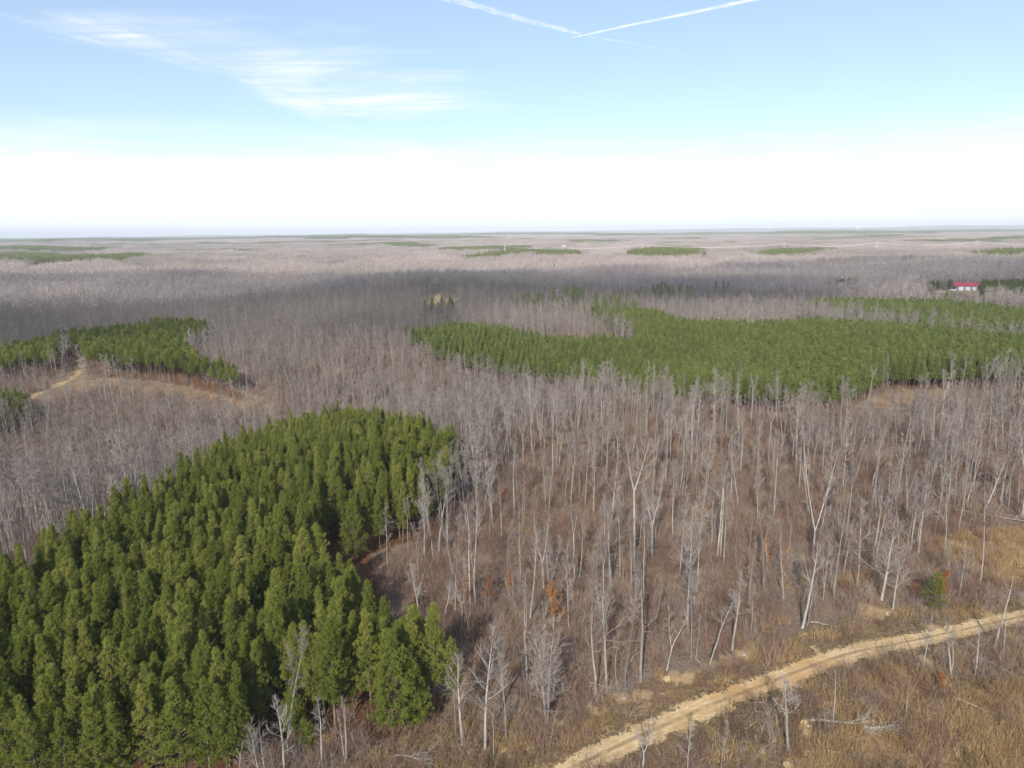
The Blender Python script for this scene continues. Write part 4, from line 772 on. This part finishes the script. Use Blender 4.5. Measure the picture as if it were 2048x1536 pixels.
# understory
def under(name, K, r0, r1, s, seed, keepf, sr, lb, grp=None):
    q = wedge_points(r0, r1, s, seed, .5); r = np.random.default_rng(seed); q = q[r.uniform(0, 1, len(q)) < keepf(q)]; n = len(q)
    scatter(name, K.protos(), len(K.joined), z_of(q), r.uniform(0, 6.28, n), r.uniform(*sr, n), r.integers(0, 99, n), lb, grp); print(name, n)
rd = lambda q: (dist_to_road(q) > 1.9 + np.random.default_rng(3).uniform(0, 1.5, len(q)))
def f_brush(q):
    k = .75 * np.clip(.65 + .6 * waves(q[:, 0], q[:, 1], 22, 81), .12, 1); k[inside(q[:, 0], q[:, 1], open_near)] *= .75; k[in_any(q, [grass_r, grass_c, clear_left, clear_right])] *= .12; k[inside(q[:, 0], q[:, 1], grass_low)] *= .8; k[in_any(q, list(PINE_POLYS.values()))] *= .15; k[in_any(q, scrapes)] = 0; return k * rd(q)
under('underbrush', K_brush, 60, 240, 1.45, 82, f_brush, (.5, 1.25), 'reddish-brown twiggy underbrush on the wood floor')
under('underbrush', K_brush, 240, 440, 2.9, 83, f_brush, (.9, 1.7), 'reddish-brown brush between the farther bare trees')
def f_grey(q):
    k = .34 * np.clip(.4 + .8 * waves(q[:, 0], q[:, 1], 30, 86), 0, 1); k[inside(q[:, 0], q[:, 1], open_near)] *= 1.0; k[in_any(q, [grass_low, grass_r, clear_left, clear_right] + list(PINE_POLYS.values()))] *= .1; return k * rd(q)
under('grey_brush', K_greybrush, 60, 420, 2.6, 87, f_grey, (.5, 1.1), 'grey leafless brush and suckers between the trees')
def f_pole(q):
    k = np.full(len(q), .28); k[inside(q[:, 0], q[:, 1], open_near)] *= .25; k[in_any(q, [grass_low, grass_r, clear_left, clear_right] + list(PINE_POLYS.values()))] *= .05; return k * rd(q)
under('sapling_thicket', K_pole, 60, 330, 3.3, 88, f_pole, (.45, 1.25), 'thin bare saplings crowding under the tall trees')
def f_grass(q):
    g = inside(q[:, 0], q[:, 1], grass_low) | inside(q[:, 0], q[:, 1], grass_r) | inside(q[:, 0], q[:, 1], grass_c); o = inside(q[:, 0], q[:, 1], open_near); w = waves(q[:, 0], q[:, 1], 7, 91) * 1.4 + .5 * waves(q[:, 0], q[:, 1], 28, 93)
    w[in_any(q, scrapes)] = -5
    return np.where(g, np.clip(.50 + .75 * w, .04, 1), np.where(o, .18 * np.clip(.3 + w, 0, 1), .05 * np.clip(w, 0, 1))) * rd(q) * ~in_any(q, list(PINE_POLYS.values()))
under('dry_grass', K_grass, 55, 230, .74, 92, f_grass, (.6, 1.3), 'golden dry grass tufts in the lower right field')
def f_green(q):
    o = inside(q[:, 0], q[:, 1], open_near); return .25 * np.clip(waves(q[:, 0], q[:, 1], 16, 95) - .1, 0, 1) * o * rd(q)
under('green_brush', K_green, 60, 170, 1.5, 96, f_green, (.6, 1.3), 'dull green brambles in the open brush')

# ------------------------------------------------------------------ fallen trees, brush piles, stones
def fallen(pa, pb, label, seed, rad=.16, limbs=14, name='fallen_tree', lift=.35, crown_at=.45):
    a = np.array(unproj(*pa)); b = np.array(unproj(*pb)); L = float(np.hypot(*(b - a))); r = np.random.default_rng(seed); za = float(height(*a)); zb = float(height(*b))
    n = 8; t = np.linspace(0, 1, n); P = np.stack([a[0] + (b - a)[0] * t, a[1] + (b - a)[1] * t, za + (zb - za) * t + lift + .25 * np.sin(t * 3.1)], 1) - np.array([a[0], a[1], za]); P[1:-1] += r.normal(size=(n - 2, 3)) * L * .012
    Tk = B(); Tk.tube(P, rad * np.linspace(1, .25, n), 7); Cr = B(); d0 = unit(P[-1] - P[0])
    for k in range(limbs):
        u = r.uniform(crown_at, 1); i = min(int(u * (n - 1)), n - 2); s = P[i] + (P[i + 1] - P[i]) * (u * (n - 1) - i); d = unit(d0 * .8 + r.normal(size=3) * .5 + np.array([0, 0, .25])); Q = grow_path(r, s, d, L * r.uniform(.18, .42), 4, 0, .12); Q[:, 2] = np.maximum(Q[:, 2], .06)
        Cr.tube(Q, rad * np.linspace(.35, .08, 5), 4); m = 9; w = r.uniform(.2, 1, m) * 4; j = np.minimum(w.astype(int), 3); ps = Q[j] + (Q[j + 1] - Q[j]) * (w - j)[:, None]; dd = d[None] + r.normal(size=(m, 3)) * .5; Cr.blades(ps, ps + dd * r.uniform(.5, 1.5, (m, 1)), .04, 0, .6, r)
    t = thing(name, (a[0], a[1], za), label, 'fallen tree'); link('trunk', Tk.mesh('log', [M['dead']], True), t)
    if limbs: link('crown', Cr.mesh('limbs', [M['dead'], M['dead']]), t)
fallen((1618, 1445), (1770, 1462), 'fallen grey tree with a fanned crown lying below the track', 801, .17, 26)
fallen((1600, 1395), (1500, 1455), 'tangle of fallen grey limbs left of the leaning dead tree', 802, .12, 16)
fallen((1650, 1412), (1740, 1404), 'long bleached limb lying above the fallen grey tree', 803, .1, 12)
fallen((1905, 1402), (2000, 1440), 'straight bleached log lying in the golden grass', 804, .14, 4, crown_at=.7)
fallen((1640, 1475), (1720, 1492), 'arched dead branch lying below the fallen grey tree', 805, .08, 3)
fallen((1640, 1505), (1712, 1522), 'lowest arched dead branch near the bottom edge', 806, .08, 3)
fallen((1660, 1112), (1800, 1100), 'long fallen pale trunk in front of the wood edge', 807, .16, 18)
fallen((1690, 1120), (1760, 1128), 'pile of fallen grey limbs under the wood edge', 808, .1, 20)
fallen((1905, 1022), (2060, 1050), 'dark fallen trunk beneath the right-hand trees', 809, .18, 8)
fallen((1700, 1205), (1740, 1192), 'small heap of bleached twigs left of the spreading tree', 810, .07, 18, 'brush_pile')
fallen((1268, 1082), (1325, 1076), 'mossy pale log lying in the mid wood', 811, .2, 2)
fallen((1620, 1248), (1680, 1262), 'bent bleached limb at the foot of the white-trunked tree', 812, .08, 8)
fallen((1412, 1345), (1368, 1300), 'slanting dead stem beside the leaning bare tree', 813, .1, 3)
fallen((1255, 1345), (1290, 1305), 'dead limb slanting against the tall grey tree', 814, .16, 2, lift=1.2)
fallen((1180, 1370), (1240, 1392), 'thin fallen limb below the pair of bare trees', 815, .07, 6)
fallen((1960, 1320), (2040, 1365), 'pale broken limb at the right edge below the track', 816, .1, 6)
fallen((1780, 820), (1870, 822), 'row of grey fallen tops below the right clearing', 817, .25, 30)
fallen((1470, 1325), (1425, 1290), 'thin fallen limb in the sandy scrapes above the track', 818, .07, 4)
fallen((790, 1515), (850, 1530), 'bleached twig heap in front of the corner pine', 819, .07, 14, 'brush_pile')
N_log = Namer([(1618, 1445, 'the fallen grey tree'), (1905, 1402, 'the straight bleached log'), (1578, 1500, 'the dead tree over the track'), (1604, 1256, 'the white-trunked slope tree'), (1762, 1200, 'the broad spreading tree'), (1412, 1343, 'the leaning tree above the scrapes'), (1093, 1462, 'the wide multi-stemmed tree'), (787, 1488, 'the big corner pine'), (1905, 1022, 'the dark fallen trunk')], 'fallen branch')
r = np.random.default_rng(99); q = wedge_points(66, 190, 7.5, 98, .5); k = (inside(q[:, 0], q[:, 1], open_near) & (dist_to_road(q) > 6) & (r.uniform(0, 1, len(q)) < .45)) | (~in_any(q, [stand_near, lane, grass_r]) & ~inside(q[:, 0], q[:, 1], open_near) & (r.uniform(0, 1, len(q)) < .05)); q = q[k & in_view(q, 1, 0, 1530)]
shapes = []
for i in range(6):
    n = 8; L = 4.5; Tk = B(); Cr = B(); P = grow_path(r, (0, 0, .25), (1, 0, .02), L, 7, 0, .10); P[:, 2] = np.abs(P[:, 2]) * .6 + .2; Tk.tube(P, .07 * np.linspace(1, .2, 8), 6)
    for j in range(9):
        u = r.integers(2, 7); Q = grow_path(r, P[u], unit(np.array([.8, r.normal() * .6, .3])), r.uniform(.8, 2), 3, 0, .15); Cr.tube(Q, np.linspace(.025, .008, 4), 3); Cr.blades(np.repeat(Q[1:3], 4, 0), np.repeat(Q[1:3], 4, 0) + np.array([.5, 0, .1]) + r.normal(size=(8, 3)) * .3, .025, 0, .6, r)
    shapes.append((Tk.mesh('branch_stem', [M['dead']], True), Cr.mesh('branch_twigs', [M['dead']])))
for x, y in q:
    i = r.integers(6); sc1 = r.uniform(.6, 1.5); t = thing('fallen_branch', (x, y, float(height(x, y))), 'x', 'fallen branch', 'fallen branches in the brush', r.uniform(0, 6.28), sc1); link('stem', shapes[i][0], t); link('twigs', shapes[i][1], t); N_log.add(t, x, y, 'short' if sc1 < .9 else 'medium' if sc1 < 1.2 else 'long', ['pale', 'thin', 'crooked', 'twiggy', 'grey', 'forked'][i])
N_log.finish(); print('BRANCHES', len(q))
M['sandstone'] = plain('sandy_rock', (0.50, 0.37, 0.21), .95, 0, .3, 2.0); M['greyrock'] = plain('grey_rock', (0.36, 0.33, 0.29), .95, 0, .35, 3.0)
def boulder(px, py, s, label, m, seed):
    s = s * .62
    r = np.random.default_rng(seed); import bmesh
    bm = bmesh.new(); bmesh.ops.create_icosphere(bm, subdivisions=3, radius=1); ax = r.normal(size=(9, 3)); ax /= np.linalg.norm(ax, axis=1)[:, None]
    for v in bm.verts:
        c = np.array(v.co)
        for a in ax:
            e = c @ a - .72
            if e > 0: c = c - a * e * .85
        c = c * (1 + .05 * math.sin(7 * c[0] + seed) * math.cos(6 * c[1])); v.co = Vector((c[0] * s * 1.3, c[1] * s, c[2] * s * .62))
    me = bpy.data.meshes.new('boulder'); bm.to_mesh(me); bm.free(); me.materials.append(m); x, y = unproj(px, py); o = link('boulder', me, None, (x, y, float(height(x, y)) + s * .25)); o.rotation_euler = (0, 0, r.uniform(0, 6)); tag(o, label, 'rock')
for i, (px, py, s, lb, mm) in enumerate([(1609, 1444, .75, 'tan boulder beside the stump end of the fallen grey tree', 'sandstone'), (1617, 1452, .5, 'small sandy rock just below the tan boulder', 'sandstone'), (1615, 1508, .8, 'pale grey rock near the bottom edge', 'greyrock'), (1622, 1518, .5, 'small pale rock against the grey rock', 'greyrock'),
        (1690, 1483, .5, 'yellowish rock beside the arched dead branch', 'sandstone'), (1576, 1532, .9, 'orange-tan rock at the bottom edge', 'sandstone'), (1525, 1505, .5, 'small tan rock left of the pale grey rock', 'sandstone'), (1774, 1228, .8, 'rounded sandy rock under the broad spreading tree', 'sandstone'), (1790, 1232, .5, 'small rock right of the rounded sandy rock', 'sandstone'),
        (1335, 1360, .9, 'sandy rock in the scrape above the track', 'sandstone'), (1995, 1368, .8, 'yellow rock in the thicket near the right edge', 'sandstone'), (1690, 1378, .5, 'flat sandy rock in the brush below the track', 'sandstone'), (1488, 1310, .6, 'pale rock at the top of the white scrape', 'greyrock'), (1250, 1397, .5, 'whitish rock in the left scrape above the track', 'greyrock')]):
    boulder(px, py, s, lb, M[mm], 900 + i)

# ------------------------------------------------------------------ barn, sheds, pylons, far buildings
M['navy'] = plain('navy_siding', (0.018, 0.045, 0.12), .5, 0, .15, 1); M['redroof'] = plain('red_metal_roof', (0.55, 0.06, 0.10), .45, 0, .1, 1); M['white'] = plain('white_paint', (0.88, 0.88, 0.88), .6, 0, .03, 1); M['slate'] = plain('grey_blue_siding', (0.16, 0.19, 0.23), .6, 0, .1, 1)
M['steel'] = plain('galvanised_steel', (0.62, 0.62, 0.62), .5, 0, .1, 1); M['wire'] = plain('aluminium_wire', (0.85, 0.84, 0.82), .5, 0, .02, 1); M['tan'] = plain('tan_siding', (0.5, 0.44, 0.36), .7, 0, .1, 1); M['glass'] = plain('dark_glass', (0.03, 0.035, 0.04), .15, 0, 0, 1)
def barn():
    x0, y0 = unproj(1918, 580); x1, y1 = unproj(1954, 580); ux = np.array([x1 - x0, y1 - y0]); L = 24.0; a = math.atan2(x1 - x0, y1 - y0); rz = -R(22) - R(13)
    x, y = unproj(1931, 580.5); z = float(height(x, y)); t = thing('barn', (x, y, z), 'navy barn with a red metal roof and three white garage doors on a sandy pad', 'barn', None, rz, .8)
    l, w, h, rh = 24.0, 13.0, 5.2, 3.2
    s = B(); s.box((0, 0, h / 2 - .5), (l, w, h + 1.0)); 
    for sx in (-1, 1):
        X = sx * l / 2; X2 = X - sx * .3; s.faces([(X, -w / 2, h), (X, w / 2, h), (X, 0, h + rh), (X2, -w / 2, h), (X2, w / 2, h), (X2, 0, h + rh)], [(0, 1, 2), (5, 4, 3)])
    link('wall', s.mesh('barn_wall', [M['navy']]), t)
    f = B(); f.box((1.0, -w / 2 - .05, h / 2 - .05), (l - 3, .1, h - .1)); link('front_wall', f.mesh('barn_front', [M['slate']]), t)
    rf = B()
    for sy in (-1, 1):
        e = w / 2 + .7; dz = rh * .7 / (w / 2); V = [(-l / 2 - .6, sy * e, h - dz), (l / 2 + .6, sy * e, h - dz), (l / 2 + .6, 0, h + rh), (-l / 2 - .6, 0, h + rh)]; V2 = [(a_, b_, c_ + .22) for a_, b_, c_ in V]
        rf.faces(V + V2, [(0, 1, 2, 3), (7, 6, 5, 4), (0, 4, 5, 1), (1, 5, 6, 2), (3, 2, 6, 7), (0, 3, 7, 4)])
        for k in range(25): rf.faces([(-l / 2 - .5 + k * 1.03, sy * e, h - dz + .23), (-l / 2 - .42 + k * 1.03, sy * e, h - dz + .23), (-l / 2 - .42 + k * 1.03, 0, h + rh + .23), (-l / 2 - .5 + k * 1.03, 0, h + rh + .23), (-l / 2 - .46 + k * 1.03, sy * e, h - dz + .3), (-l / 2 - .46 + k * 1.03, 0, h + rh + .3)], [(0, 4, 5, 3), (4, 1, 2, 5)])
    link('roof', rf.mesh('barn_roof', [M['redroof']]), t)
    for k, cx in enumerate((-4.2, 2.2, 8.6)):
        d = B(); d.box((cx, -w / 2 - .18, 2.15), (4.9, .14, 4.3)); [d.box((cx, -w / 2 - .26, .9 + q * .9), (4.9, .03, .06)) for q in range(4)]; link('garage_door', d.mesh('garage_door', [M['white']]), t)
    d = B(); d.box((-8.6, -w / 2 - .12, 1.05), (1.0, .1, 2.1)); link('door', d.mesh('side_door', [M['white']]), t)
    d = B(); d.box((-l / 2 - .05, 0, 1.6), (.1, 1.4, 1.2)); link('window', d.mesh('barn_window', [M['glass']]), t)
    v = thing('parked_car', (x + math.cos(rz) * -9.5 + math.sin(rz) * 11, y + math.sin(rz) * -9.5 - math.cos(rz) * 11, z), 'pale car parked at the left end of the red-roofed barn', 'car', None, rz)
    b = B(); b.box((0, 0, .62), (4.6, 1.8, .62)); b.faces([(-1.6, -.8, .93), (1.5, -.8, .93), (1.5, .8, .93), (-1.6, .8, .93), (-1.1, -.68, 1.48), (.8, -.68, 1.48), (.8, .68, 1.48), (-1.1, .68, 1.48)], [(0, 1, 5, 4), (1, 2, 6, 5), (2, 3, 7, 6), (3, 0, 4, 7), (4, 5, 6, 7)]); link('body', b.mesh('car_body', [M['white']]), v)
    for sx in (-1.4, 1.4):
        for sy in (-.9, .9):
            wv = B(); wv.tube([(sx, sy - .1, .33), (sx, sy + .1, .33)], [.33, .33], 12); wv.tube([(sx, sy - .1, .33), (sx, sy + .1, .33)], [.01, .01], 3); link('wheel', wv.mesh('car_wheel', [M['glass']]), v)
barn(); print('BARN', unproj(1937, 580.5), 'MID', unproj(880, 600))
def house(px, py, l, w, h, rz, label, wall='white', roof='tan', name='mobile_home', cat='house', flat=.8):
    x, y = unproj(px, py); z = float(height(x, y)); t = thing(name, (x, y, z), label, cat, None, rz); s = B(); s.box((0, 0, h / 2), (l, w, h)); link('wall', s.mesh(name + '_wall', [M[wall]]), t)
    rf = B(); e = .4
    for sy in (-1, 1):
        V = [(-l / 2 - e, sy * (w / 2 + e), h - .05), (l / 2 + e, sy * (w / 2 + e), h - .05), (l / 2 + e, 0, h + flat), (-l / 2 - e, 0, h + flat)]; V2 = [(a, b, c + .15) for a, b, c in V]; rf.faces(V + V2, [(0, 1, 2, 3), (7, 6, 5, 4), (0, 4, 5, 1), (1, 5, 6, 2), (3, 2, 6, 7), (0, 3, 7, 4)])
    for sx in (-1, 1): rf.faces([(sx * l / 2, -w / 2, h), (sx * l / 2, w / 2, h), (sx * l / 2, 0, h + flat)], [(0, 1, 2)])
    link('roof', rf.mesh(name + '_roof', [M[roof]]), t)
    for k in (-.3, .05, .34): d = B(); d.box((l * k, -w / 2 - .04, h * .55), (1.1, .08, 1.0)); link('window', d.mesh('window', [M['glass']]), t)
LIFT = []
house(1376, 550.5, 14, 6, 4.2, R(-8), 'long white flat-roofed building half hidden in the middle woods', flat=.8, name='farm_building', cat='building')
house(1390, 551, 5, 5, 4.5, R(5), 'small pale square building right of the long white one', flat=.8, name='farm_building', cat='building')
house(1397, 548, 4.5, 6, 5.5, R(5), 'white shed with a dark side, rightmost of the white farm buildings', flat=.6, name='farm_building', cat='building')
for px, py, l, lb in [(1127, 503, 9, 'tiny white house below the far green pines'), (562, 475, 30, 'tiny white building just under the horizon, left of centre'), (210, 493, 30, 'small far white house at left'), (288, 494, 28, 'small far pale shed right of the left far house')]:
    house(px, py, l, l * .6, 16, .2, lb, name='far_house', flat=3)
x, y = unproj(1714, 463)
t = thing('water_tower', (x, y, float(height(x, y))), 'tiny white water tower on the far right horizon', 'water tower'); a = B(); a.tube([(0, 0, 0), (0, 0, 42)], [6, 6], 8); link('column', a.mesh('tower_column', [M['white']], True), t)
a = B(); u = np.linspace(-1.5, 1.5, 9); a.tube(np.stack([u * 0, u * 0, 56 + 16 * np.sin(u)], 1), 26 * np.cos(u) + .05, 14); link('tank', a.mesh('tower_tank', [M['white']], True), t)
PY = [(1010, 518), (1284, 513), (1567, 511), (1752, 509), (1952, 506.5), (2160, 505)]
PYP = []
for i, (px, py) in enumerate(PY):
    x, y = unproj(px, py); PYP.append((x, y, float(height(x, y))))
for i, (x, y, z) in enumerate(PYP):
    nx, ny, _ = PYP[min(i + 1, len(PYP) - 1)]; bx, by, _ = PYP[max(i - 1, 0)]; rz = math.atan2(ny - by, nx - bx) + math.pi / 2
    lbs = ['pale H-frame pole below the long green pine strips', 'pale H-frame power pole in front of the large oval of far pines', 'pale H-frame power pole beside the small far pine block', 'pale H-frame power pole between two far pine blocks, right of centre', 'pale H-frame power pole left of the rightmost far pines', 'pale H-frame power pole past the right edge']
    t = thing('power_pole', (x, y, z), lbs[i], 'power pole', 'poles of the far power line', rz)
    for s in (-3.2, 3.2): b = B(); b.tube([(s, 0, 0), (s, 0, 31)], [.34, .24], 8); link('post', b.mesh('pole_post', [M['steel']], True), t)
    b = B(); b.box((0, 0, 27.5), (15, .4, .4)); link('crossarm', b.mesh('pole_crossarm', [M['steel']]), t)
    b = B(); b.tube([(-3.2, 0, 14), (3.2, 0, 24)], [.18, .18], 5); b.tube([(3.2, 0, 14), (-3.2, 0, 24)], [.18, .18], 5); link('brace', b.mesh('pole_brace', [M['steel']]), t)
for w, off in enumerate((-7, 0, 7)):
    b = B(); P = []
    for i in range(len(PYP) - 1):
        a0 = np.array(PYP[i]); a1 = np.array(PYP[i + 1]); L = np.hypot(*(a1 - a0)[:2]); nrm = np.array([-(a1 - a0)[1], (a1 - a0)[0]]) / L
        for k in range(16):
            u = k / 16; q = a0 + (a1 - a0) * u; P.append((q[0] + nrm[0] * off, q[1] + nrm[1] * off, q[2] + 26.5 - 4 * 7.0 * u * (1 - u)))
    b.tube(np.array(P), np.full(len(P), .11), 4); o = link('power_line', b.mesh('power_line', [M['wire']], True)); tag(o, 'bright sagging power line wire, %s of the three strands across the far woods' % ['nearest', 'middle', 'farthest'][w], 'power line', 'wires of the far power line')

# ------------------------------------------------------------------ clouds that shade the middle distance, contrails
def cloud_mat():
    m = bpy.data.materials.new('cloud'); m.use_nodes = True; nt = m.node_tree; nt.nodes.clear(); L = nt.links; o = nt.nodes.new('ShaderNodeOutputMaterial'); d = nt.nodes.new('ShaderNodeBsdfDiffuse'); d.inputs[0].default_value = (.9, .9, .9, 1)
    t = nt.nodes.new('ShaderNodeBsdfTranslucent'); t.inputs[0].default_value = (.9, .9, .9, 1); s = nt.nodes.new('ShaderNodeMixShader'); L.new(d.outputs[0], s.inputs[1]); L.new(t.outputs[0], s.inputs[2])
    tr = nt.nodes.new('ShaderNodeBsdfTransparent'); pos = nt.nodes.new('ShaderNodeNewGeometry').outputs['Position']; s2 = nt.nodes.new('ShaderNodeMixShader')
    L.new(nramp(nt, nnoise(nt, pos, .006, 7, .65),   .36, .64, .10, .52), s2.inputs[0]); L.new(tr.outputs[0], s2.inputs[1]); L.new(s.outputs[0], s2.inputs[2]); L.new(s2.outputs[0], o.inputs[0]); return m
M['cloud'] = cloud_mat()
def cloud(cx, cy, rx, ry, label, seed, alt=1500.0):
    k = alt / -SUND.z; ox, oy = -SUND.x * k, -SUND.y * k; n = 48; mr = 14; V = [(0, 0, 60)]; 
    for i in range(1, mr + 1):
        for j in range(n):
            a = j / n * 2 * math.pi; f = i / mr * (1 + .16 * math.sin(3 * a + seed) + .09 * math.sin(7 * a + 2 * seed) + .05 * math.sin(13 * a)); V.append((rx * f * math.cos(a), ry * f * math.sin(a), 60 * math.sqrt(max(0, 1 - (i / mr) ** 2)) + 8 * math.sin(i * 2 + a * 5)))
    V = np.array(V); nb = len(V); V2 = V.copy(); V2[:, 2] *= -.3; b = B(); q = []; t3 = []
    for j in range(n): t3.append((0, 1 + j, 1 + (j + 1) % n)); t3.append((nb, nb + 1 + (j + 1) % n, nb + 1 + j))
    for i in range(mr - 1):
        for j in range(n):
            a = 1 + i * n + j; c = 1 + i * n + (j + 1) % n; q.append((a, a + n, c + n, c)); q.append((nb + c, nb + c + n, nb + a + n, nb + a))
    for j in range(n): a = 1 + (mr - 1) * n + j; c = 1 + (mr - 1) * n + (j + 1) % n; q.append((a, nb + a, nb + c, c))
    me = make_mesh('cloud', np.concatenate([V, V2]), [np.array(q), np.array(t3)], [M['cloud']], smooth=True); o = link('cloud', me, None, (cx + ox, cy + oy, alt)); tag(o, label, 'cloud')
cloud(-430, 610, 640, 300, 'broken cloud high behind the viewer, shading the left middle woods', 1)
cloud(560, 760, 640, 270, 'broken cloud high behind the viewer, shading the right middle woods', 4)
def contrail(pa, pb, label, seed, alt=9000.0, w=70.0, spread=2.2):
    def at(px, py):
        d = MROT @ Vector(((px - 1024) / F, (768 - py) / F, -1.0)); k = (alt - CAM_H) / d.z; return np.array([d.x * k, d.y * k, alt])
    a, b2 = at(*pa), at(*pb); n = 160; t = np.linspace(0, 1, n); r = np.random.default_rng(seed); P = a + (b2 - a) * t[:, None]; P[:, 0] += 60 * np.sin(t * 9 + seed); rad = w * (1 + (spread - 1) * t) * np.clip(np.minimum(t, 1 - t) * 14, .15, 1) ** .7 * (1 + .12 * np.sin(t * 40 + seed) + .06 * np.sin(t * 91)); bb = B()
    bb.tube(P, rad, 10); me = bb.mesh('contrail', [M['trail']], True); o = link('contrail', me); tag(o, label, 'contrail', 'contrails crossing at the top of the sky')
def trail_mat():
    m = bpy.data.materials.new('contrail_ice'); m.use_nodes = True; nt = m.node_tree; nt.nodes.clear(); L = nt.links; o = nt.nodes.new('ShaderNodeOutputMaterial'); d = nt.nodes.new('ShaderNodeBsdfDiffuse'); d.inputs[0].default_value = (.95, .95, .95, 1); t = nt.nodes.new('ShaderNodeBsdfTranslucent'); t.inputs[0].default_value = (.95, .95, .95, 1)
    s = nt.nodes.new('ShaderNodeMixShader'); L.new(d.outputs[0], s.inputs[1]); L.new(t.outputs[0], s.inputs[2]); tr = nt.nodes.new('ShaderNodeBsdfTransparent'); s2 = nt.nodes.new('ShaderNodeMixShader'); g = nt.nodes.new('ShaderNodeNewGeometry'); lw = nt.nodes.new('ShaderNodeLayerWeight'); lw.inputs[0].default_value = .5
    f = nmath(nt, 'MULTIPLY', nramp(nt, lw.outputs['Facing'], 0.0, 0.95, .72, 0), nramp(nt, nnoise(nt, g.outputs['Position'], .0016, 4, .55), .3, .7, .25, .7)); L.new(f, s2.inputs[0]); L.new(tr.outputs[0], s2.inputs[1]); L.new(s.outputs[0], s2.inputs[2]); L.new(s2.outputs[0], o.inputs[0]); return m
M['trail'] = trail_mat()
contrail((1165, 70), (860, -12), 'white contrail falling to the right at the top centre of the sky', 1, w=85, spread=1.6)
contrail((1140, 76), (1560, -12), 'white contrail rising to the right from the crossing point', 2, w=40, spread=2.2)
contrail((1360, 104), (1165, 70), 'faint thin tail of the falling contrail past the crossing', 3, w=9, spread=2.0)

# ------------------------------------------------------------------ haze
def haze():
    b = B(); b.box((0, 0, 0), (1, 1, 1)); m = bpy.data.materials.new('haze'); m.use_nodes = True; nt = m.node_tree; nt.nodes.clear(); o = nt.nodes.new('ShaderNodeOutputMaterial'); v = nt.nodes.new('ShaderNodeVolumePrincipled'); v.inputs['Color'].default_value = (.86, .92, 1, 1); v.inputs['Density'].default_value = 8.5e-5; v.inputs['Anisotropy'].default_value = -0.2
    nt.links.new(v.outputs[0], o.inputs['Volume']); ob = link('haze', b.mesh('haze', [m])); ob.location = (0, 0, 35); ob.scale = (60000, 60000, 300); tag(ob, kind='stuff', label='thin blue haze over the far woods')
haze()
print('OBJECTS', len(bpy.data.objects))
